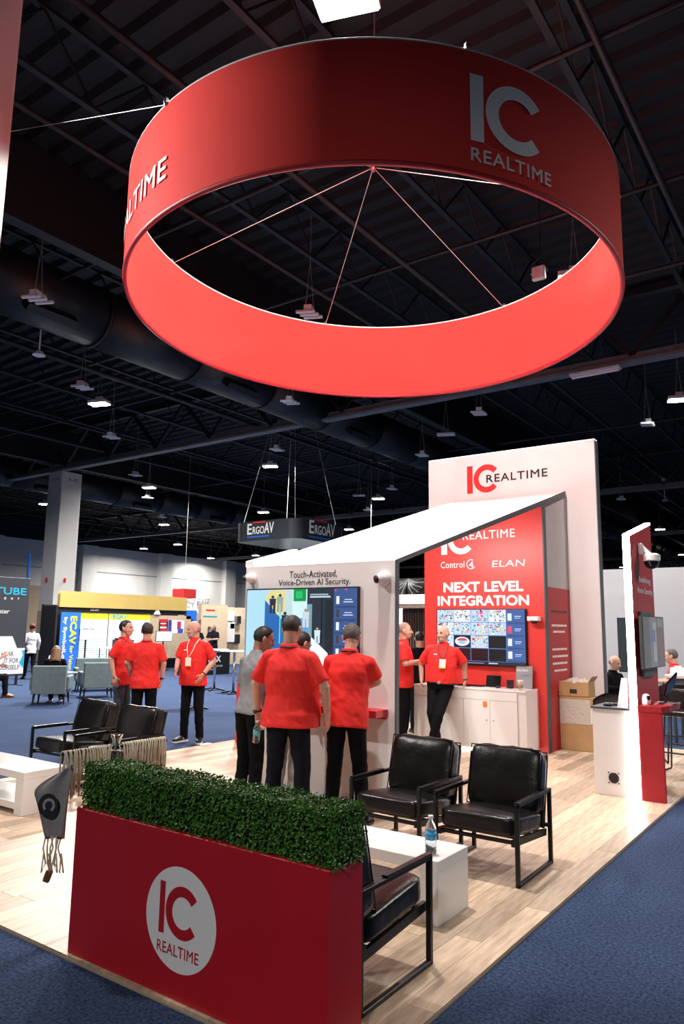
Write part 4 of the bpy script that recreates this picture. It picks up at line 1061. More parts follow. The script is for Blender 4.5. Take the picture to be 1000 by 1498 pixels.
    for sx in (-1, 1):
        for sz in (-1, 1):
            bm = bm_new(); cyl(bm, (vx+sx*.05, 7.981, vz+sz*.05), (vx+sx*.05, 7.972, vz+sz*.05), .007, seg=8); obj('screw', bm, 'black', k, world=True)
    bm = bm_new(); box(bm, -2.40, 7.985, FZ-.008, x0, 8.0, FZ+.012); obj('base_light', bm, 'led_strip', k, world=True)
    q = thing('computer_mouse', 'dark mouse on the white cabinet by the pylon', 'mouse', (-2.30, 8.1, .905))
    bm = bm_new(); ellipsoid(bm, (0, 0, .012), (.05, .032, .022), 14, 8)
    for v in bm.verts: v.co.z = max(v.co.z, 0)
    obj('shell', bm, 'black', q, smooth=True); bm = bm_new(); cyl(bm, (.03, -.004, .03), (.03, .004, .03), .006, seg=8); obj('wheel', bm, 'steel', q)
    q = thing('laptop', 'dark closed laptop on the white cabinet by the pylon', 'laptop', (-2.17, 8.3, .905))
    bm = bm_new(); boxb(bm, -.1, -.14, 0, .1, .14, .012, .003, 1); obj('base', bm, 'black', q)
    bm = bm_new(); boxb(bm, -.1, -.14, .013, .1, .14, .022, .003, 1); obj('lid', bm, 'chair_metal', q)
    q = thing('brochure_holder', 'clear brochure holder standing against the pylon edge', 'holder', (-2.125, 8.06, .905))
    bm = bm_new(); rings(bm, [[(-.055, -.05, 0), (.05, -.05, 0), (.05, .05, 0), (-.055, .05, 0)], [(-.01, -.012, .30), (.05, -.012, .30), (.05, .012, .30), (-.01, .012, .30)]]); obj('holder', bm, 'white_gloss', q)
    bm = bm_new(); box(bm, -.035, -.053, .03, .03, -.05, .12); obj('leaflet', bm, 'print_white', q)
pylon()

# =================================================================== PEOPLE
def fuse(bm, voxel, it=4, wrinkle=0.0, freq=9.0, seed=0.0, xs=1.0):
    me = bpy.data.meshes.new('tmp'); bmesh.ops.recalc_face_normals(bm, faces=bm.faces); bm.to_mesh(me); bm.free()
    o = bpy.data.objects.new('tmp', me); link(o)
    m = o.modifiers.new('r', 'REMESH'); m.mode = 'VOXEL'; m.voxel_size = voxel; m.use_smooth_shade = True
    if it:
        s = o.modifiers.new('s', 'SMOOTH'); s.factor = .5; s.iterations = it
    dg = bpy.context.evaluated_depsgraph_get(); dg.update()
    out = bpy.data.meshes.new_from_object(o.evaluated_get(dg))
    bpy.data.objects.remove(o); bpy.data.meshes.remove(me)
    if wrinkle:
        n = len(out.vertices); co = [0.0]*(3*n); nr = [0.0]*(3*n)
        out.vertices.foreach_get('co', co); out.vertex_normals.foreach_get('vector', nr)
        for i in range(0, 3*n, 3):
            x, y, z = co[i:i+3]
            k = wrinkle*(noise.noise((x*freq*xs+seed, y*freq*xs, z*freq*1.2)) + .5*noise.noise((x*freq*2.2+seed, y*freq*2.2, (z+.6*x)*freq*2.4)))
            co[i] += nr[i]*k; co[i+1] += nr[i+1]*k; co[i+2] += nr[i+2]*k
        out.vertices.foreach_set('co', co); out.update()
    out.shade_smooth()
    return out
def lerp(a, b, t): return a + (b-a)*t
def hand(bm, wrist, d, nrm, curl, thumb_side):
    # palm with five unequal fingers; d: along the hand, nrm: out of the back of the hand
    d = d.normalized(); nrm = (nrm - d*nrm.dot(d)).normalized(); s = d.cross(nrm)*thumb_side
    k0, k1 = wrist+d*.012, wrist+d*.082
    for o_ in (-.025, -.008, .009, .026): capsule(bm, k0+s*o_*.8, k1+s*o_*1.05, .0165, .0145, 10, s, .85)
    for o_, L in ((.033, .072), (.011, .082), (-.011, .076), (-.032, .060)):
        a = k1+s*o_*1.05; dr = d
        r = .0098
        for q in range(3):
            dr = (dr - nrm*math.tan(curl)*.55).normalized()
            b = a + dr*L*(.46, .32, .26)[q]
            capsule(bm, a, b, r, r*.9, 8); a = b; r *= .9
    a = wrist+d*.03+s*.028; b = a + (d*.55+s*.75-nrm*.3).normalized()*.042; c = b + (d*.85+s*.2-nrm*.45).normalized()*.034
    capsule(bm, a, b, .0135, .0118, 8); capsule(bm, b, c, .0115, .0098, 8)
PEOPLE = []
def person(label, loc, face, H=1.74, girth=1.0, pel=(0, 0, .93), neck=(0, 0, 1.455), head=(0, 0, 0), turn=0.0,
           L=((-.235, -.02, 1.17), (-.24, .06, .93)), Rr=((.235, -.02, 1.17), (.24, .06, .93)), lcurl=.35, rcurl=.35,
           legs=(((-.10, .02, .49), (-.11, -.02, .085)), ((.10, .02, .49), (.11, -.02, .085))), feet=(8, -8), palms=(None, None),
           shirt='red_shirt', trousers='dark_cloth', skin='skin', hair=('short', 'hair_brown'), sleeve=.62, long_sleeve=False,
           shoes='black', soles='black', voxel=.0085, lanyard=None, watch=None, beard=None, belt=False, collar=True, hem=-.24, logo=None, scale=None, group=None):
    t = thing('person', label, 'person', loc, math.atan2(-face[0], face[1]), group)
    S = (H/1.74); t.scale = (S, S, S)
    V = Vector
    pel, neck = V(pel), V(neck); L = [V(p) for p in L]; Rr = [V(p) for p in Rr]
    axis = (neck-pel); tw = Matrix.Rotation(turn, 3, 'Z')
    up = axis.normalized(); sx = tw @ V((1, 0, 0)); sx = (sx - up*sx.dot(up)).normalized(); fy = up.cross(sx)
    sh = [neck - up*.085 - sx*.178*(.75+.25*girth), neck - up*.085 + sx*.178*(.75+.25*girth)]
    def torso(bm, prof, grow=0.0, seg=20):
        lp = []
        for (q, w_, d_, oy) in prof:
            c = pel + axis*q + fy*oy
            lp.append([c + sx*(w_+grow)*math.cos(2*PI*i/seg) + fy*(d_+grow)*math.sin(2*PI*i/seg) for i in range(seg)])
        rings(bm, lp)
    g = girth; be = max(0, g-1)*.13
    prof = [(hem, .188*g, .142*g, .0+be*.6), (-.02, .186*g, .140*g, .003+be*.8), (.08, .180*g, .134*g, .005+be), (.25, .170*g, .126*g, .01+be*1.1), (.45, .176*g, .126*g, .01+be*.7), (.65, .188*(.5+.5*g), .126*(.5+.5*g), .005+be*.2), (.80, .180*(.6+.4*g), .112, 0), (.91, .125, .088, -.005), (1.0, .085, .075, -.005)]
    hb = [hip for hip in ()]
    hips = [pel - up*.05 - sx*.088*(.9+.1*g), pel - up*.05 + sx*.088*(.9+.1*g)]
    hd = Matrix.Rotation(turn+head[0], 3, 'Z') @ Matrix.Rotation(head[1], 3, 'X') @ Matrix.Rotation(head[2], 3, 'Y')
    hc = neck + up*.042 + hd @ V((0, .022, .112))
    HW = lambda p: hc + hd @ V(p)
    # ---- body: one continuous skin surface
    bm = bm_new()
    torso(bm, [(0.0, .14, .09, 0), (.3, .13, .09, 0), (.7, .15, .095, 0), (.9, .12, .075, 0), (.98, .07, .06, 0)], 0, 16)
    capsule(bm, neck-up*.06, hc - (hd @ V((0, .03, .05))), .062, .058, 14)
    for s_ in (0, 1):
        capsule(bm, neck-up*.04, sh[s_], .05, .052, 12)
        e, w_ = (L, Rr)[s_][:2]
        capsule(bm, sh[s_], e, .050, .043, 12); capsule(bm, e, w_, .044, .029, 12)
        d = (w_-e).normalized()
        pn = (palms[s_] and V(palms[s_])) or (V((-1, 0, 0)) if s_ == 0 else V((1, 0, 0)))
        dd = (d + V((0, 0, -.15))).normalized()
        inward = V((0, 1, 0))
        side = dd.cross(pn).dot(inward+V((0, 0, .001)))
        hand(bm, w_, dd, pn, (lcurl, rcurl)[s_], 1 if side > 0 else -1)
        k, a = V(legs[s_][0]), V(legs[s_][1])
        capsule(bm, hips[s_], k, .06, .045, 10); capsule(bm, k, a, .042, .036, 10)
        capsule(bm, a, a+V((0, .03, -.03)), .036, .034, 10)
    # head: skull, jaw, brow, nose, ears, lips ridge
    def E(c, r, seg=18, rg=12): 
        tb = bm_new(); ellipsoid(tb, (0, 0, 0), r, seg, rg); M = Matrix.Translation(HW(c)) @ hd.to_4x4(); merge(bm, tb, M)
    E((0, -.012, .028), (.077, .097, .092)); E((0, .018, -.02), (.066, .078, .085)); E((0, .030, -.072), (.048, .055, .042)); E((0, .052, -.095), (.026, .026, .020))
    E((0, .078, .022), (.05, .016, .010)); E((-.03, .066, -.03), (.024, .02, .022)); E((.03, .066, -.03), (.024, .02, .022))
    capsule(bm, HW((0, .088, .008)), HW((0, .108, -.028)), .010, .015, 10); E((-.012, .096, -.032), (.011, .012, .009)); E((.012, .096, -.032), (.011, .012, .009))
    E((0, .084, -.060), (.024, .012, .007)); E((0, .082, -.070), (.021, .012, .007))
    for k in (-1, 1): E((k*.078, -.008, -.01), (.010, .022, .033)); E((k*.084, -.016, .0), (.007, .016, .026))
    me = fuse(bm, min(voxel, .0075), 2); me.materials.append(MATS[skin])
    body = obj('body', me, None, t)
    for k in (-1, 1):
        b2 = bm_new(); ellipsoid(b2, (0, 0, 0), (.013, .007, .006), 10, 6); b2.transform(Matrix.Translation(HW((k*.03, .083, .006))) @ hd.to_4x4()); obj('eye', b2, 'eye', body, smooth=True)
        b2 = bm_new(); ellipsoid(b2, (0, 0, 0), (.020, .008, .005), 10, 6); b2.transform(Matrix.Translation(HW((k*.031, .087, .026))) @ hd.to_4x4()); obj('eyebrow', b2, hair[1] if hair[1] != 'hair_stubble' else 'hair_grey', body, smooth=True)
    b2 = bm_new(); ellipsoid(b2, (0, 0, 0), (.022, .008, .005), 12, 6); b2.transform(Matrix.Translation(HW((0, .090, -.065))) @ hd.to_4x4()); obj('lips', b2, 'lip', body, smooth=True)
    # ---- hair
    def cap(r, c, front, low, push=.80, side_low=None, nz=.0):
        tb = bm_new(); ellipsoid(tb, (0, 0, 0), r, 28, 22)
        for v in tb.verts:
            y, z = v.co.y/r[1], v.co.z/r[2]
            line = low if y < -.05 else (low + (front-low)*min(1, (y+.05)/.6))
            if z < line: v.co *= push
            elif nz: v.co *= 1+nz*noise.noise(v.co*55)
        tb.transform(Matrix.Translation(HW(c)) @ hd.to_4x4()); return tb
    style = hair[0]
    if style == 'short': hb_ = cap((.083, .103, .100), (0, -.014, .026), .55, -.72, nz=.07)
    elif style == 'buzz': hb_ = cap((.0795, .0995, .0945), (0, -.012, .028), .62, -.55)
    elif style == 'fringe': hb_ = cap((.0805, .100, .070), (0, -.016, .0), .9, -.6)
    elif style in ('long', 'bun'): hb_ = cap((.092, .108, .104), (0, -.014, .028), .42, -.75, nz=.03)
    if style in ('long', 'bun'):
        if style == 'long':
            for q in range(9):
                a = R(150+q*30-120+90); x_ = .075*math.cos(R(180+q*22.5)); y_ = -.02+.085*math.sin(R(180+q*22.5))
                capsule(hb_, HW((x_, y_, .02)), HW((x_*1.35, y_*1.1-.02, -.22)), .035, .026, 8)
        else: ellipsoid(hb_, HW((0, -.12, .05)), (.045, .045, .045), 12, 8)
        me = fuse(hb_, .008, 2, .004, 40); me.materials.append(MATS[hair[1]]); obj('hair', me, None, body)
    elif style != 'none': obj('hair', hb_, hair[1], body, smooth=True)
    if beard:
        tb = bm_new(); ellipsoid(tb, (0, 0, 0), (.054, .062, .048), 20, 14)
        for v in tb.verts:
            if v.co.z > .012 or v.co.y < -.01: v.co *= .7
        tb.transform(Matrix.Translation(HW((0, .030, -.074))) @ hd.to_4x4()); obj('beard', tb, beard, body, smooth=True)
    # ---- shirt
    bm = bm_new(); torso(bm, prof, 0.0, 24)
    for s_ in (0, 1):
        e, w_ = (L, Rr)[s_][:2]
        capsule(bm, neck-up*.045, sh[s_], .058, .066, 14)
        if long_sleeve: capsule(bm, sh[s_], e, .066, .054, 14); capsule(bm, e, lerp(e, w_, .97), .052, .040, 14)
        else:
            q = lerp(sh[s_], e, sleeve+.22); cyl(bm, sh[s_], q, .066, .069, 18)
    if collar: cyl(bm, neck-up*.05+fy*.0, neck+up*.035-fy*.012, .085, .070, 20)
    me = fuse(bm, voxel*1.05, 3, .0085, 8.0, seed=loc[0]*7)
    me.materials.append(MATS[shirt]); shirt_o = obj('shirt', me, None, t)
    if logo:
        p = pel + axis*.72 + sx*logo*.085 + fy*.135
        bm = bm_new(); boxb(bm, -.022, -.004, -.008, .022, .004, .008, .002, 1); bm.transform(Matrix.Translation(p)); obj('chest_logo', bm, 'print_white', shirt_o)
    # ---- trousers
    bm = bm_new()
    torso(bm, [(-.16, .142*g, .098*g, be*.5), (-.05, .160*g, .112*g, be*.7), (.06, .156*g, .110*g, be*.8)], 0, 20)
    for s_ in (0, 1):
        k, a = V(legs[s_][0]), V(legs[s_][1])
        capsule(bm, hips[s_], k, .098*(.7+.3*g), .070, 16); capsule(bm, k, lerp(k, a, .5), .070, .066, 16); capsule(bm, lerp(k, a, .5), a+V((0, 0, .0)), .066, .057, 16)
    me = fuse(bm, voxel*1.1, 3, .007, 9.0, seed=loc[1]*5); me.materials.append(MATS[trousers]); obj('trousers', me, None, t)
    if belt:
        bm = bm_new(); cpt = pel+axis*.0
        tube(bm, [cpt + sx*(.178*g)*math.cos(2*PI*i/28) + fy*(be*.5+.134*g*math.sin(2*PI*i/28)) for i in range(28)], .016, 6, True); bt = obj('belt', bm, 'black', t, smooth=True)
        bm = bm_new(); boxb(bm, -.022, -.006, -.02, .022, .006, .02, .003, 1); bm.transform(Matrix.Translation(cpt+fy*(.152*g+be*.5))); obj('buckle', bm, 'steel', bt)
    # ---- shoes
    for s_ in (0, 1):
        a = V(legs[s_][1]); base = a.z - .085
        bm = bm_new(); M = Matrix.Translation((a.x, a.y, base)) @ Matrix.Rotation(R(feet[s_]), 4, 'Z')
        lp = []
        for (y_, w_, h_) in ((-.07, .018, .05), (-.055, .034, .085), (0, .036, .095), (.06, .042, .07), (.12, .048, .052), (.165, .042, .042), (.19, .022, .03)):
            lp.append([M @ V((w_*math.cos(2*PI*i/14), y_, max(.016, .016+(h_)*(.5+.5*math.sin(2*PI*i/14)))*1.0)) for i in range(14)])
        rings(bm, lp); shoe = obj('shoe', bm, shoes, t, smooth=True)
        bm = bm_new(); lp = []
        for (y_, w_) in ((-.075, .02), (-.06, .036), (0, .038), (.06, .043), (.12, .050), (.17, .043), (.197, .02)):
            lp.append([M @ V(p) for p in ((-w_, y_, .001), (w_, y_, .001), (w_, y_, .022), (-w_, y_, .022))])
        rings(bm, lp); obj('sole', bm, soles, shoe)
    # ---- extras
    if lanyard:
        strap, badge_z, bx = lanyard
        bm = bm_new(); c = pel + axis*badge_z + fy*(.158*(.4+.6*g)+be*1.25) + sx*bx
        for k in (-1, 1):
            p1 = neck + sx*k*.075 + fy*.01 + up*.015; p2 = pel+axis*.74 + sx*(k*.05+bx*.4) + fy*(.142+be*.2)
            s1, s2 = p1, p2
            tube(bm, [p1, lerp(p1, p2, .5)+fy*.035, p2, c + up*.055 + sx*k*.006], .0052, 6)
        tube(bm, [neck + sx*.078*math.cos(a) + fy*(.005+.078*math.sin(a)) + up*.02 for a in [PI+PI*i/10 for i in range(11)]], .006, 6)
        ly = obj('lanyard', bm, strap, t, smooth=True)
        bm = bm_new(); boxb(bm, -.045, -.004, -.07, .045, .004, .055, .004, 1)
        Mx = Matrix((sx, fy, up)).transposed().to_4x4(); Mx.translation = c; bm.transform(Mx); obj('badge', bm, 'badge', ly)
        bm = bm_new(); boxb(bm, -.045, -.0045, -.069, .045, .0045, -.055, .001, 1); bm.transform(Mx); obj('badge_stripe', bm, 'print_yellow', ly)
    elif lanyard is None and collar and shirt == 'red_shirt':
        bm = bm_new(); tube(bm, [neck + sx*.079*math.cos(a) + fy*(-.008+.079*math.sin(a)) + up*.004 for a in [PI*1.05+PI*.9*i/10 for i in range(11)]], .006, 6); obj('lanyard', bm, 'black', t, smooth=True)
    if watch is not None:
        e, w_ = (L, Rr)[watch][:2]; d = (w_-e).normalized(); s1, u1 = basis(d); p = lerp(e, w_, .93)
        bm = bm_new(); tube(bm, [p + s1*.034*math.cos(a)+u1*.034*math.sin(a) for a in [2*PI*i/18 for i in range(18)]], .008, 6, True); wt = obj('watch', bm, 'black', t, smooth=True)
        bm = bm_new(); cyl(bm, p+s1*.034, p+s1*.044, .016, seg=14); obj('watch_face', bm, 'black_gloss', wt)
    return t

Z0 = FZ
# two colleagues seen from behind at the wall screen
front_man = person('broad man in red polo seen from behind at screen, holding a bottle', (-4.06, 4.93, Z0), (-.18, 1), 1.785, 1.40,
       head=(.05, -.12, 0), L=((-.325, .0, 1.14), (-.335, .06, .90)), Rr=((.325, .02, 1.14), (.30, .12, .90)), lcurl=.6, hem=-.22,
       legs=(((-.13, .02, .49), (-.14, -.02, .085)), ((.13, .02, .49), (.15, -.02, .085))), trousers='navy_cloth', hair=('buzz', 'hair_brown'), watch=0)
person('man in red polo from behind, bending forward beside the broad man', (-3.80, 5.42, Z0), (-.32, 1), 1.73, 1.08,
       pel=(0, 0, .93), neck=(0, .09, 1.45), head=(.1, -.35, 0), L=((-.22, .14, 1.19), (-.03, .30, 1.12)), Rr=((.235, .16, 1.2), (.05, .33, 1.12)),
       legs=(((-.11, .02, .49), (-.13, -.02, .085)), ((.12, .02, .49), (.17, -.06, .085))), hair=('short', 'hair_grey'))
person('black-haired person in grey jacket left of the broad man', (-4.76, 5.22, Z0), (.2, 1), 1.69, .92, head=(-.45, -.3, 0), neck=(0, .07, 1.45),
       L=((-.22, .05, 1.17), (-.2, .12, .95)), Rr=((.22, .12, 1.17), (.1, .3, 1.1)), shirt='grey_jacket', trousers='dark_cloth', hem=-.1, skin='skin_tan', hair=('short', 'hair_black'), long_sleeve=True, lanyard=False, soles='sole_white')
person('brown-haired person mostly hidden behind the broad man at the screen', (-4.62, 5.60, Z0), (.1, 1), 1.66, .95, head=(-.2, -.45, 0), neck=(0, .1, 1.44),
       L=((-.22, .05, 1.17), (-.15, .16, .95)), Rr=((.22, .1, 1.17), (.1, .26, 1.05)), shirt='red_shirt', trousers='light_trouser', hair=('short', 'hair_brown'), lanyard=False)
# trio at the left
person('bald bearded man in red polo with white lanyard facing two colleagues', (-8.16, 7.69, 0), (.35, -1), 1.76, 1.13,
       head=(-.75, -.12, 0), L=((.0, 0, 0),)*2 if False else ((-.29, -.05, 1.16), (-.20, .10, .965)), Rr=((.245, .03, 1.17), (.16, .24, 1.02)),
       hair=('fringe', 'hair_stubble'), beard='beard_grey', soles='sole_white', lanyard=('print_white', .42, .0), watch=0, logo=1,
       legs=(((-.11, .02, .49), (-.13, -.02, .085)), ((.10, .02, .49), (.13, -.02, .085))), feet=(22, -22))
person('dark-haired man in red polo standing with his back turned, left trio', (-8.36, 6.95, 0), (-.75, .75), 1.73, 1.10,
       L=((-.25, .0, 1.16), (-.2, .12, .95)), Rr=((.25, .0, 1.15), (.23, .05, .93)), hair=('short', 'hair_brown'), watch=1, skin='skin')
person('young man in red polo and grey trousers in profile, left trio', (-8.98, 7.05, 0), (.88, .42), 1.76, 1.0,
       head=(0, 0, 0), L=((-.23, -.03, 1.17), (-.22, .02, .94)), Rr=((.23, -.08, 1.17), (.22, -.02, .93)), trousers='grey_trouser', hair=('short', 'hair_black'), beard=None, lanyard=('print_black', .5, .0))
# leaning man and his neighbour
person('balding man in red polo leaning on the white cabinet, ankles crossed', (-4.93, 9.28, Z0), (.38, -1), 1.75, 1.2,
       pel=(0, -.16, .90), neck=(-.04, -.20, 1.43), head=(-.5, -.02, 0), hem=-.02,
       L=((-.33, -.26, 1.15), (-.33, -.27, .935)), Rr=((.29, -.26, 1.15), (.27, -.16, .92)),
       legs=(((.0, .10, .48), (.10, .12, .10)), ((.10, .04, .49), (.02, -.02, .085))), feet=(-25, 10), hair=('fringe', 'hair_grey'), beard='beard_grey', lanyard=('print_black', .50, -.03), watch=0, belt=True, logo=1)
person('shaven-headed man in red polo with folded arms, between the walls', (-5.58, 9.40, Z0), (.85, .35), 1.76, 1.02,
       L=((-.24, .06, 1.15), (-.02, .22, 1.14)), Rr=((.24, .06, 1.15), (.04, .24, 1.18)), hair=('buzz', 'hair_stubble'), watch=None, lanyard=False, soles='sole_white')
person('person in black seen in part behind the shaven-headed man', (-6.0, 10.62, Z0), (-.5, .6), 1.62, 1.05, shirt='dark_cloth', trousers='navy_cloth', hair=('short', 'hair_black'), lanyard=False, voxel=.011, collar=False)
# seated legs pose
SEAT = (((-.10, .42, .46), (-.11, .44, .085)), ((.10, .42, .46), (.11, .46, .085)))
person('seated person in black with arm raised at left frame edge', (-16.33, 9.02, 0), (.55, .83), 1.74, 1.05, pel=(0, 0, .47), neck=(0, -.06, 1.0),
       L=((-.24, .06, .74), (-.15, .3, .72)), Rr=((.24, .12, .74), (.14, .34, .92)), legs=SEAT, shirt='white_cloth', trousers='dark_cloth', shoes='brown_shoe', soles='brown_shoe', lanyard=False, voxel=.011, hair=('short', 'hair_brown'))
person('person with long fair hair seated in the teal armchair', (-14.28, 9.42, 0), (-.74, .68), 1.64, .95, pel=(0, .05, .47), neck=(0, .03, 1.0), head=(0, -.25, 0),
       L=((-.23, .08, .74), (-.1, .3, .66)), Rr=((.23, .08, .74), (.1, .3, .66)), legs=SEAT, shirt='dark_cloth', trousers='dark_cloth', hair=('long', 'hair_fair'), lanyard=False, voxel=.011, collar=False, soles='sole_white', long_sleeve=True)
person('person with red hair and pale top walking behind the dark banner', (-20.56, 12.72, 0), (-.9, .2), 1.66, .92, shirt='white_cloth', trousers='dark_cloth', shoes='brown_shoe', soles='brown_shoe', hair=('bun', 'hair_red'), lanyard=False, voxel=.012, long_sleeve=True,
       legs=(((-.09, .12, .49), (-.09, .16, .085)), ((.09, -.02, .49), (.09, -.16, .10))), skin='skin_tan')
person('man in black shirt reading a tablet by the pale pegboard', (-20.1, 19.85, 0), (.2, -.98), 1.74, 1.08, L=((-.24, .06, 1.16), (-.1, .28, 1.15)), Rr=((.24, .06, 1.16), (.1, .28, 1.15)), shirt='navy_cloth', trousers='dark_cloth', hair=('fringe', 'hair_grey'), lanyard=False, voxel=.012, head=(0, -.3, 0))
person('man in black shirt standing beside the tan display board, back turned', (-20.1, 19.0, 0), (-.7, .7), 1.70, 1.0, shirt='navy_cloth', trousers='dark_cloth', hair=('short', 'hair_brown'), lanyard=False, voxel=.012)
person('seated man in dark suit behind the white chair, right background', (-3.62, 13.0, FZ if False else 0), (.8, -.3), 1.74, 1.0, pel=(0, 0, .47), neck=(0, .05, 1.0), head=(0, -.2, 0), L=((-.24, .06, .74), (-.1, .3, .74)), Rr=((.24, .06, .74), (.1, .3, .74)), legs=SEAT, shirt='dark_cloth', trousers='dark_cloth', hair=('fringe', 'hair_grey'), lanyard=False, voxel=.011, long_sleeve=True)
person('seated man in red shirt at the high table, right frame edge', (-2.62, 13.3, 0), (-.85, -.1), 1.74, 1.08, pel=(0, 0, .60), neck=(0, .05, 1.13), head=(0, -.1, 0), L=((-.24, .08, .88), (-.16, .34, .86)), Rr=((.24, .08, .88), (.16, .34, .86)),
       legs=(((-.10, .40, .58), (-.11, .42, .22)), ((.10, .40, .58), (.11, .42, .22))), hair=('short', 'hair_grey'), voxel=.011, lanyard=False)
fm = Matrix.Rotation(math.atan2(.18, 1), 3, 'Z') @ (Vector((-.345, .075, .83))*(1.785/1.74)) + Vector((-4.06, 4.93, Z0))
bottle('clear water bottle with teal label held in the broad man\'s hand', (fm.x-.01, fm.y+.0, fm.z-.19), .20, 'label_teal', (R(8), R(12), 0))

# =================================================================== BACKGROUND, LEFT
def far_left():
    # dark banner
    t = thing('banner_wall', 'dark grey banner with cyan TUBE lettering at left frame edge', 'banner', (-19, 10, 0))
    bm = bm_new(); boxb(bm, -19.06, 8.4, .25, -19, 11.58, 2.91, .01, 1); obj('panel', bm, 'banner_dark', t, world=True)
    bm = bm_new()
    for y in (8.6, 11.4): box(bm, -19.05, y-.03, 0, -19.01, y+.03, .25); box(bm, -19.35, y-.04, 0, -18.75, y+.04, .02)
    obj('feet', bm, 'black', t, world=True)
    lettering('TUBE', fr_posX(-19, 10.56, 2.43), .92, .2, 'print_cyan', t, .02, d=.004)
    for k, c in enumerate('MENT'): lettering(c, fr_posX(-19, 10.66+k*.19, 2.30), .055, .06, 'print_white', t, .02, d=.004)
    lettering('eater', fr_posX(-19, 10.62, 1.92), .40, .1, 'print_white', t, .01, d=.004, ital=.2)
    bm = bm_new(); pts = [(9.4, .30), (11.56, .30), (11.56, .99), (11.33, .99), (11.17, 1.31), (9.4, 1.31)]
    rings(bm, [[(x, y, z) for y, z in pts] for x in (-19, -18.985)]); obj('hexagon_print', bm, 'print_white', t, world=True)
    bm = bm_new(); rings(bm, [[(x, y, z) for y, z in ((11.56, .45), (11.56, .93), (11.48, .93), (11.52, .8), (11.42, .6))] for x in (-18.985, -18.98)]); obj('cyan_accent', bm, 'print_cyan', t, world=True)
    for s, y0, z, w_ in (('HEAR', 10.90, .78, .34), ('IT FOR', 10.98, .60, .42), ('YOURSELF', 10.72, .42, .72)): lettering(s, fr_posX(-18.985, y0, z), w_, .12, 'print_black', t, .0, d=.004)
    t = thing('flag_pole', 'thin blue pole rising behind the dark banner', 'pole', (-29.6, 17.9, 0))
    bm = bm_new(); cyl(bm, (0, 0, 0), (0, 0, 4.7), .06, seg=10); obj('pole', bm, 'print_blue', t, smooth=True); bm = bm_new(); cyl(bm, (0, 0, 0), (0, 0, .04), .3, seg=20); obj('base', bm, 'print_blue', t)
    # ECAV booth
    t = thing('expo_booth', 'booth with gold header, yellow-topped posters and blue upright banner', 'booth', (-22.3, 17.4, 0))
    bm = bm_new(); box(bm, -22.75, 14.35, 0, -22.6, 20.3, 2.3); obj('back_drape', bm, 'drape_black', t, world=True)
    bm = bm_new(); box(bm, -22.6, 14.35, 0, -21.9, 14.42, 2.25); obj('side_drape', bm, 'drape_black', t, world=True)
    bm = bm_new(); n = 8; r_ = .12
    pts = [(20.15, 2.22), (20.15, 2.74), ] + [(14.5+r_-r_*math.sin(PI/2*i/n), 2.76-r_+r_*math.cos(PI/2*i/n)) for i in range(n+1)] + [(14.5, 2.22)]
    rings(bm, [[(x, y, z) for y, z in pts] for x in (-22.1, -21.95)]); obj('gold_header', bm, 'gold_board', t, world=True)
    bm = bm_new(); box(bm, -22.12, 14.5, 2.06, -22.0, 20.15, 2.22); obj('truss_bar', bm, 'black', t, world=True)
    lettering('ECAV', fr_posX(-22.0, 15.75, 2.12), .35, .06, 'print_white', t, d=.004)
    # blue upright banner
    bm = bm_new(); box(bm, -22.03, 14.62, .06, -22.0, 15.38, 2.05); bl = obj('blue_banner', bm, 'print_blue', t, world=True)
    fv = lambda y, z: (Vector((-22.0, y, z)), Vector((0, 0, -1)), Vector((0, 1, 0)), Vector((1, 0, 0)))
    lettering('ECAV', fv(14.98, 1.92), .95, .26, 'print_yellow', t, .03, d=.005)
    lettering('for Vision', fv(15.02, .92), .80, .15, 'print_yellow', t, .01, d=.005)
    lettering('by SymbolLogic', fv(14.70, 1.88), 1.68, .17, 'print_white', t, .02, d=.005)
    for (a, b) in ((15.42, 16.52), (16.58, 18.42)):
        bm = bm_new(); box(bm, -22.06, a, .15, -22.03, b, 2.05); pl = obj('poster_board', bm, 'poster_lit', t, world=True)  # brightness put into the printed board by an emissive material
        bm = bm_new(); box(bm, -22.03, a, 1.83, -22.026, b, 2.05); box(bm, -22.03, a, .15, -22.026, b, .25); 
        for v in bm.verts: v.co -= t.location
        obj('yellow_band', bm, 'print_yellow', pl)
        bm = bm_new(); rr = random.Random(int(a*10)); z = 1.72
        while z > .4:
            y = a+.1
            while y < b-.25: l = rr.uniform(.08, .28); box(bm, -22.03, y, z, -22.027, y+l, z+.02); y += l+.04
            z -= .075
        for v in bm.verts: v.co -= t.location
        obj('printed_text', bm, 'print_grey', pl)
    lettering('ECAV', fr_posX(-22.02, 16.7, 1.87), .62, .15, 'print_cyan', t, .02, d=.01)
    bm = bm_new(); box(bm, -22.05, 18.45, .4, -22.0, 20.45, 2.02); obj('tan_board', bm, 'tan', t, world=True)
    P = [(((0, 0), (1, 1)), (.5, .02, .03)), (((.0, 0), (.2, .8)), (.02, .02, .02)), (((.75, .2), (1, .8)), (.02, .02, .02)), (((.15, .28), (.85, .40)), (.85, .8, .8)), (((.15, .62), (.8, .68)), (.85, .8, .8))]
    picture('red_poster', fr_posX(-22.0, 18.82, 1.40), .46, .48, P, 'print_image', t)
    P = [(((0, 0), (1, 1)), (.75, .80, .90)), (((0, 0), (.2, 1)), (.05, .03, .35)), (((.55, .3), (.8, .9)), (.45, .03, .10)), (((.6, .0), (.95, .35)), (.05, .08, .45))]
    picture('blue_poster', fr_posX(-22.0, 19.30, 1.35), .80, .50, P, 'print_image', t)
    bm = bm_new(); rings(bm, [[(x, y, z) for y, z in ((18.55, 2.05), (18.85, 2.05), (18.70, 2.32))] for x in (-22.0, -21.96)]); obj('triangle_sign', bm, 'print_white', t, world=True)
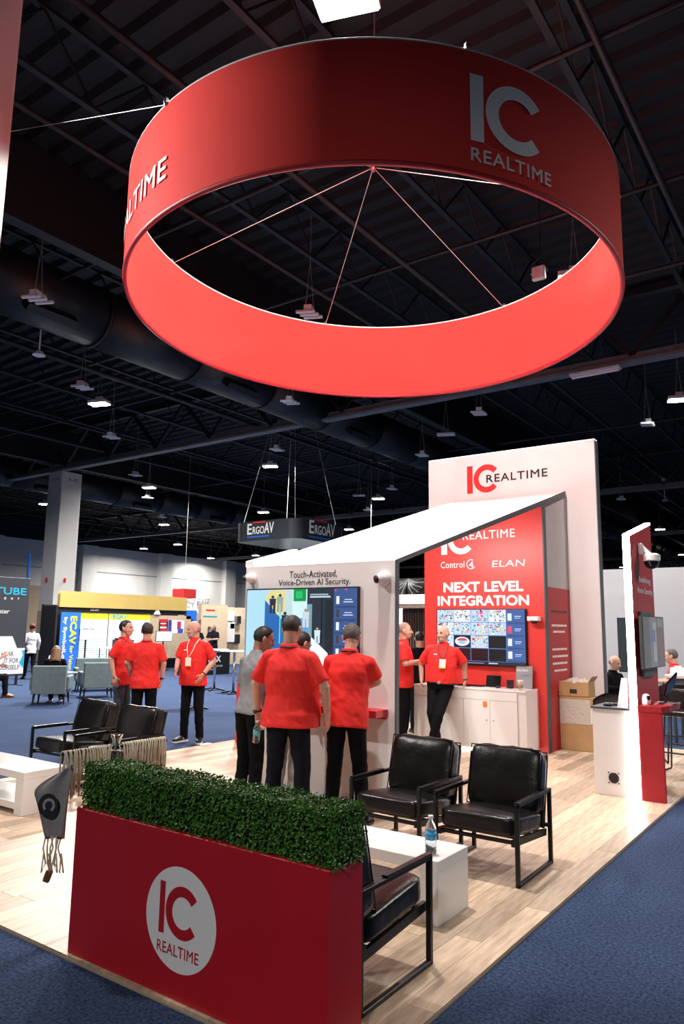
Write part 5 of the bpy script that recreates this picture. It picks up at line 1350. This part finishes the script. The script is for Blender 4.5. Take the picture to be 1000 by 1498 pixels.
    bm = bm_new(); box(bm, -22.1, 20.2, 1.9, -22.0, 20.75, 2.25); box(bm, -22.1, 20.55, 0, -22.0, 20.75, 1.9); obj('blue_frame', bm, 'print_blue', t, world=True)
    # monitors on stands
    for (lab, y0, y1, z0, z1, x) in (('monitor on thin black stand before the yellow-topped posters', 15.02, 15.6, 1.12, 1.50, -21.5), ('white monitor behind the bald man of the trio', 18.12, 18.9, 1.05, 1.44, -21.3)):
        m = thing('monitor_stand', lab, 'monitor', (x, (y0+y1)/2, 0))
        bm = bm_new(); boxb(bm, -.04, -(y1-y0)/2, z0, 0, (y1-y0)/2, z1, .008, 1); obj('bezel', bm, 'black', m)
        bm = bm_new(); box(bm, 0, -(y1-y0)/2+.02, z0+.02, .003, (y1-y0)/2-.02, z1-.02); obj('screen', bm, 'poster_lit', m)
        bm = bm_new(); cyl(bm, (-.05, 0, .02), (-.05, 0, z0+.2), .03, seg=10); cyl(bm, (-.05, 0, 0), (-.05, 0, .03), .25, seg=20); obj('stand', bm, 'black', m)
    m = thing('demo_table', 'small table with dark equipment in front of the posters', 'table', (-20.9, 16.3, 0))
    bm = bm_new(); boxb(bm, -.3, -.8, .86, .3, .8, .90, .005, 1); obj('top', bm, 'print_white', m)
    for sx in (-1, 1):
        for sy in (-1, 1): bm = bm_new(); cyl(bm, (sx*.25, sy*.7, 0), (sx*.25, sy*.7, .86), .02, seg=8); obj('leg', bm, 'steel', m)
    m = thing('equipment_case', 'dark equipment case on the small table by the posters', 'case', (-20.9, 16.35, .901))
    bm = bm_new(); boxb(bm, -.2, -.3, 0, .2, .3, .24, .02, 2); obj('case', bm, 'black', m)
    bm = bm_new(); boxb(bm, -.18, -.25, .24, .1, .25, .3, .02, 1); obj('lid', bm, 'chair_metal', m)
    # easel and crate stack between column and booth
    m = thing('sign_easel', 'white slanted easel board beside the black drape', 'easel', (-20.9, 13.75, 0))
    bm = bm_new(); boxb(bm, -.02, -.3, .1, .02, .3, .62, .004, 1, Matrix.Rotation(R(-8), 4, 'Y') @ Matrix.Rotation(R(-16), 4, 'X')); obj('board', bm, 'print_white', m)
    bm = bm_new()
    for s in (-1, 1): bar(bm, (-.05, s*.22, 0), (-.05, 0, .75), .03, .03)
    obj('legs', bm, 'black', m)
    # pegboard booth
    t = thing('pegboard_booth', 'cream display wall with red and blue stripes, left of front wall', 'booth', (-22.3, 21.8, 0))
    bm = bm_new(); boxb(bm, -22.4, 21.2, 0, -22.2, 22.75, 2.46, .01, 1); obj('panel', bm, 'pine', t, world=True)
    for i in range(5):
        bm = bm_new(); box(bm, -22.42, 21.22+i*.32, 2.46, -22.2, 21.4+i*.32, 2.53); obj('top_ornament', bm, 'pine', t, world=True)
    bm = bm_new(); box(bm, -22.2, 21.45, 2.27, -22.19, 21.95, 2.32); obj('red_stripe', bm, 'print_red', t, world=True)
    bm = bm_new(); box(bm, -22.2, 21.3, 2.02, -22.19, 22.1, 2.07); obj('blue_stripe', bm, 'print_cyan', t, world=True)
    bm = bm_new(); tube(bm, [(-22.17, 21.6, 1.28), (-22.17, 22.0, 1.28), (-22.17, 22.0, 1.6), (-22.17, 21.6, 1.6)], .025, 6, True); obj('black_frame', bm, 'black', t, world=True)
    bm = bm_new(); boxb(bm, -22.9, 23.0, 0, -22.6, 24.6, 2.45, .01, 1); obj('side_wall', bm, 'pine', t, world=True)
    for (y, z, w_, h_, c) in ((23.0, 1.85, .42, .42, 'white'), (23.02, .95, .45, .85, 'white'), (23.15, 1.52, .3, .25, 'black'), (23.55, 1.75, .3, .35, 'steel'), (23.5, .9, .32, .4, 'black')):
        bm = bm_new(); boxb(bm, -22.6, y, z, -22.45, y+w_, z+h_, .02, 1); obj('display_device', bm, c, t, world=True)
    m = thing('hanging_cube', 'red cube sign hanging above the gold header', 'hanging sign', (-28.0, 25.5, 3.0))
    bm = bm_new(); boxb(bm, -.42, -.42, 0, .42, .42, .46, .03, 2); obj('cube', bm, 'print_red', m)
    bm = bm_new(); cyl(bm, (0, 0, .46), (0, 0, 7.56), .01, seg=6); obj('wire', bm, 'wire', m)
    m = thing('draped_table', 'table with black cloth reading novox near the cocktail tables', 'table', (-18.75, 18.1, 0))
    bm = bm_new(); boxb(bm, -.38, -.9, 0, .38, .9, .74, .01, 1); obj('cloth', bm, 'drape_black', m)
    bm = bm_new(); boxb(bm, -.40, -.93, .74, .40, .93, .77, .008, 1); obj('top', bm, 'black', m)
    lettering('novox', fr_posX(-18.37, 17.45, .42), 1.1, .22, 'print_white', m, .01, d=.004)
    lettering('EXPERIENCE THE POWER', fr_posX(-18.37, 17.35, .26), 1.3, .06, 'print_white', m, .0, d=.004)
    lettering('OF FULL CONTROL', fr_posX(-18.37, 17.35, .15), .95, .06, 'print_white', m, .0, d=.004)
    # cocktail tables
    def cocktail(lab, loc):
        m = thing('cocktail_table', lab, 'table', loc, R(20), 'tall chrome cocktail tables')
        bm = bm_new(); lathe(bm, [(.34, 1.03), (.35, 1.035), (.35, 1.055), (.34, 1.06)], seg=32); obj('top', bm, 'print_white', m)
        bm = bm_new(); cyl(bm, (0, 0, .06), (0, 0, 1.03), .032, seg=14); obj('pole', bm, 'chrome', m, smooth=True)
        for k in range(4):
            bm = bm_new(); a = k*PI/2; bar(bm, (0, 0, .07), (.3*math.cos(a), .3*math.sin(a), .015), .05, .03); obj('foot', bm, 'chair_metal', m)
        return m
    cocktail('cocktail table right behind the bald man of the trio', (-11.27, 10.68, 0))
    cocktail('cocktail table in front of the black draped table', (-14.02, 13.95, 0))
    cocktail('cocktail table beside the left edge of the front wall', (-13.0, 13.6, 0))
    # teal armchairs
    def armchair(lab, loc, rot, w_=.68, d_=.66):
        m = thing('armchair', lab, 'armchair', loc, rot, 'teal upholstered lounge seats')
        bm = bm_new(); boxb(bm, -w_/2, -d_/2, .22, w_/2, d_/2, .44, .03, 3); obj('seat', bm, 'teal_fabric', m, smooth=False)
        bm = bm_new(); boxb(bm, -w_/2, -d_/2-.08, .22, w_/2, -d_/2+.08, .80, .03, 3); bk = obj('backrest', bm, 'teal_fabric', m)
        for sx in (-1, 1):
            bm = bm_new(); boxb(bm, sx*w_/2-.05, -d_/2, .3, sx*w_/2+.05, d_/2, .58, .03, 3); obj('arm', bm, 'teal_fabric', m)
            for sy in (-1, 1): bm = bm_new(); cyl(bm, (sx*(w_/2-.05), sy*(d_/2-.05), .23), (sx*(w_/2-.03), sy*(d_/2-.03), 0), .028, .016, 10); obj('leg', bm, 'black', m)
        for i in range(4):
            bm = bm_new(); ellipsoid(bm, (-.22+i*.145, -d_/2-.08, .62), (.012, .006, .012), 8, 6); obj('button', bm, 'teal_fabric', bk)
        return m
    armchair('teal armchair seen from behind with a person seated in it', (-14.24, 9.36, 0), R(47))
    armchair('teal armchair at left frame edge under the seated person in black', (-16.33, 8.94, 0), R(-33))
    armchair('low teal armchair turned sideways beside the small wire table', (-14.75, 10.85, 0), R(62))
    armchair('teal sofa seat behind the small wire table', (-16.1, 11.9, 0), R(-120), 1.1)
    m = thing('wire_table', 'small side table with crossed wire legs between teal chairs', 'table', (-15.75, 10.6, 0))
    bm = bm_new(); boxb(bm, -.3, -.3, .50, .3, .3, .53, .005, 1); obj('top', bm, 'easel_grey', m)
    for k in range(4):
        a = k*PI/2+PI/4; bm = bm_new(); tube(bm, [(.35*math.cos(a), .35*math.sin(a), .5), (.12*math.cos(a+1.2), .12*math.sin(a+1.2), .25), (.3*math.cos(a+.6), .3*math.sin(a+.6), .005)], .01, 6); obj('leg', bm, 'black', m)
    m = thing('red_pedestal', 'low red pedestal just left of the white front wall', 'pedestal', (-7.2, 8.2, FZ))
    bm = bm_new(); boxb(bm, -.4, -.18, 0, .4, .18, .86, .004, 1); obj('body', bm, 'red_panel', m); bm = bm_new(); boxb(bm, -.41, -.19, .86, .41, .19, .88, .003, 1); obj('top', bm, 'red', m)
    m = thing('floor_card', 'white card lying on the carpet by the plank edge', 'card', (-7.86, 7.7, .001))
    bm = bm_new(); boxb(bm, -.06, -.10, 0, .06, .10, .004, .001, 1); obj('sheet', bm, 'print_white', m)
    # hanging square sign
    t = thing('hanging_square_sign', 'dark square hanging sign with rounded corners reading ErgoAV', 'hanging sign', (-18.95, 22.9, 5.0))
    X0, X1, Y0, Y1, rr = -20.6, -17.3, 21.25, 24.5, .45
    path = []
    for cx_, cy_, a0 in ((X1-rr, Y0+rr, -90), (X1-rr, Y1-rr, 0), (X0+rr, Y1-rr, 90), (X0+rr, Y0+rr, 180)):
        for i in range(9): a = R(a0+90*i/8); path.append((cx_+rr*math.cos(a), cy_+rr*math.sin(a)))
    bm = bm_new(); lp = []
    cxm, cym = (X0+X1)/2, (Y0+Y1)/2
    for (x, y) in path:
        k = .985; xi, yi = cxm+(x-cxm)*k, cym+(y-cym)*k
        lp.append([(x, y, 5.0), (x, y, 5.78), (xi, yi, 5.78), (xi, yi, 5.0)])
    lp.append(lp[0]); rings(bm, lp, False); bmesh.ops.remove_doubles(bm, verts=bm.verts, dist=1e-4); obj('band', bm, 'sign_dark', t, world=True)
    def ergo(f, w_):
        o, ex, ey, en = f
        lettering('E', f, w_*.17, w_*.30, 'print_white', t, .02, d=.006)
        lettering('RGO', (o+ex*w_*.20, ex, ey, en), w_*.42, w_*.21, 'print_white', t, .02, d=.006)
        lettering('AV', (o+ex*w_*.62, ex, ey, en), w_*.34, w_*.30, 'print_white', t, .02, d=.006)
        for nm, a, b, z, c in (('red_stroke', .2, .66, .30, 'print_red'), ('blue_stroke', 0, .8, -.09, 'print_blue')):
            bm = bm_new(); prism(bm, [(a*w_, z*w_), (b*w_, z*w_), (b*w_, z*w_+.06), (a*w_, z*w_+.06)], (o, ex, ey, en), .006); obj(nm, bm, c, t, world=True)
    ergo(fr_negY(-19.85, Y0, 5.26), 1.45); ergo(fr_posX(X1, 22.0, 5.26), 1.75)
    for (x, y) in ((-20.3, 21.5), (-17.6, 21.5), (-17.6, 24.2), (-20.3, 24.2)):
        bm = bm_new(); cyl(bm, (x, y, 5.75), (cxm+(x-cxm)*.4, cym+(y-cym)*.4, 10.56), .012, seg=6); obj('wire', bm, 'wire', t, world=True)
    m = thing('hanging_board_sign', 'small pale hanging panel above the roof beside the square sign', 'hanging sign', (-21.0, 32.0, 5.0))
    bm = bm_new(); boxb(bm, -.45, -.05, 0, .45, .05, .9, .01, 1); obj('panel', bm, 'fixture_white', m); bm = bm_new(); cyl(bm, (0, 0, .9), (0, 0, 5.56), .012, seg=6); obj('wire', bm, 'wire', m)
far_left()

# =================================================================== BACKGROUND, MIDDLE AND RIGHT
def far_right():
    t = thing('slat_booth', 'dark timber-slat booth with black swagged drape beyond the red wall', 'booth', (-9.2, 16.2, 0))
    bm = bm_new(); box(bm, -9.55, 16.05, 0, -7.6, 16.2, 2.2); obj('backing', bm, 'black', t, world=True)
    sl = finish((lambda b: (box(b, 0, 0, 0, .045, .05, 2.15), b)[1])(bm_new()), 'slat', 'slat_wood')
    for i in range(26):
        o = obj('slat', sl, None, t); o.location = (-9.53+i*.072+9.2, 16.0-16.2, 0)
    bm = bm_new(); boxb(bm, -10.2, 15.75, 2.17, -7.6, 16.1, 2.26, .01, 1); obj('warm_ledge', bm, 'pine', t, world=True)
    bm = bm_new(); boxb(bm, -10.2, 15.7, 2.26, -7.6, 16.15, 2.50, .01, 1); obj('fascia', bm, 'white', t, world=True)
    bm = bm_new(); box(bm, -9.72, 16.0, 0, -9.55, 16.1, 2.2); obj('white_post', bm, 'led_soft', t, world=True)  # glow put into the post's own material
    bm = bm_new(); box(bm, -9.76, 15.98, 0, -9.72, 16.08, 2.2); obj('lime_edge', bm, 'lime', t, world=True)
    # swagged drape: radiating folds, sheen put in by paler alternate folds
    for c0 in (-9.3, -8.3):
        for s in (-1, 1):
            for k in range(9):
                bm = bm_new(); a = R(4+k*9.5)
                p0 = Vector((c0, 15.9, 2.90)); p1 = p0 + Vector((s*math.cos(a)*.5, -.06, -math.sin(a)*.42))
                mid = (p0+p1)/2 + Vector((0, -.05, -.05)); tube(bm, [p0, mid, p1], .022, 6); obj('drape_fold', bm, 'drape_shine' if k % 2 else 'drape_black', t, smooth=True, world=True)
    bm = bm_new(); box(bm, -10.2, 15.93, 2.5, -7.6, 16.0, 2.92); obj('drape_back', bm, 'drape_black', t, world=True)
    m = thing('bar_counter', 'pale counter with small items behind the shaven-headed man', 'counter', (-8.6, 15.3, 0))
    bm = bm_new(); boxb(bm, -.5, -.2, 0, .5, .2, 1.0, .01, 1); obj('body', bm, 'white', m); bm = bm_new(); boxb(bm, -.52, -.22, 1.0, .52, .22, 1.04, .008, 1); obj('top', bm, 'pine', m)
    # white booth wall at right
    t = thing('booth_wall', 'plain white booth wall in the right background', 'wall panel', (-1.5, 16.06, 0))
    for i in range(6):
        bm = bm_new(); boxb(bm, -4.9+i*1.25, 16.0, 0, -4.9+(i+1)*1.25-.006, 16.12, 2.98, .003, 1); obj('panel', bm, 'booth_grey', t, world=True)
    # second screen on a stand
    m = thing('screen_stand', 'dark screen on a stand seen left of the glowing pylon', 'screen', (-3.45, 14.0, 0))
    bm = bm_new(); boxb(bm, -.29, -.03, .95, .29, .03, 1.93, .008, 1); obj('screen', bm, 'black', m)
    bm = bm_new(); box(bm, -.27, -.034, .97, .27, -.03, 1.91); obj('glass', bm, 'screen_dark', m)
    bm = bm_new(); cyl(bm, (0, .05, 0), (0, .05, 1.2), .03, seg=10); cyl(bm, (0, .05, 0), (0, .05, .02), .3, seg=20); obj('stand', bm, 'black', m)
    # chairs
    m = thing('shell_chair', 'dark shell chair behind the white vent cabinet', 'chair', (-2.80, 10.15, FZ), R(25))
    def shell(m, c):
        bm = bm_new(); n = 12; k = 8; g = {}
        for i in range(n+1):
            for j in range(k+1):
                u = -1+2*i/n; v = j/k
                if v < .5: y = -.22+v*.84; z = .45+.03*u*u-.02*math.sin(PI*v*2)
                else: q = (v-.5)/.5; y = .2+.10*q; z = .45+.38*q*(1-.25*u*u*q)
                y -= .10*u*u*(1 if v > .4 else .0)
                g[i, j] = bm.verts.new((u*.25*(1-.15*max(0, v-.7)), y, z))
        for i in range(n):
            for j in range(k): bm.faces.new((g[i, j], g[i+1, j], g[i+1, j+1], g[i, j+1]))
        bmesh.ops.solidify(bm, geom=bm.faces[:], thickness=.02); obj('shell', bm, c, m, smooth=True)
        for sx in (-1, 1):
            for sy in (-1, 1): bm = bm_new(); cyl(bm, (sx*.15, sy*.13, .45), (sx*.22, sy*.22, 0), .014, seg=8); obj('leg', bm, 'black', m)
    shell(m, 'chair_charcoal')
    m = thing('shell_chair', 'white shell chair in front of the man in the dark suit', 'chair', (-3.13, 12.3, 0), R(-25)); shell(m, 'white')
    # high table and stools
    m = thing('high_table', 'high table with grey top at the right frame edge', 'table', (-2.1, 12.6, 0))
    bm = bm_new(); boxb(bm, -.5, -.35, .98, .9, .35, 1.03, .006, 1); obj('top', bm, 'white', m)
    bm = bm_new(); boxb(bm, -.45, -.3, .86, .85, .3, .98, .004, 1); obj('apron', bm, 'edge_grey', m)
    for sx in (-.4, .8):
        for sy in (-.26, .26): bm = bm_new(); cyl(bm, (sx, sy, 0), (sx, sy, .98), .025, seg=8); obj('leg', bm, 'edge_grey', m)
    m = thing('tissue_box', 'small white carton on the high table', 'box', (-2.45, 12.5, 1.031)); bm = bm_new(); boxb(bm, -.11, -.06, 0, .11, .06, .10, .006, 1); obj('box', bm, 'print_white', m); bm = bm_new(); boxb(bm, -.05, -.03, .10, .05, .03, .13, .01, 1); obj('tissue', bm, 'print_white', m)
    def stool(lab, loc, rot):
        m = thing('bar_stool', lab, 'stool', loc, rot, 'black sled-base bar stools')
        bm = bm_new(); tb = cushion_bm(.42, .40, .06, .01); tb.transform(Matrix.Translation((0, 0, .70))); merge(bm, tb); 
        obj('seat', bm, 'leather', m, smooth=True)
        bm = bm_new(); tb = cushion_bm(.42, .26, .04, .01); tb.transform(Matrix.Translation((0, .20, .84)) @ Matrix.Rotation(R(80), 4, 'X')); merge(bm, tb); obj('backrest', bm, 'leather', m, smooth=True)
        for sx in (-1, 1):
            bm = bm_new(); tube(bm, [(sx*.15, -.15, .68), (sx*.2, -.22, .02), (sx*.2, -.19, .011), (sx*.2, .20, .011), (sx*.2, .22, .02), (sx*.15, .16, .68)], .011, 8); obj('sled_leg', bm, 'black', m, smooth=True)
        bm = bm_new(); cyl(bm, (-.19, -.2, .25), (.19, -.2, .25), .01, seg=8); obj('foot_rail', bm, 'black', m); bm = bm_new(); cyl(bm, (-.19, .2, .30), (.19, .2, .30), .01, seg=8); obj('foot_rail', bm, 'black', m)
        return m
    stool('black bar stool just right of the red counter', (-2.08, 10.55, FZ), R(20))
    stool('black bar stool cut by the right frame edge', (-1.93, 9.75, FZ), R(-8))
far_right()
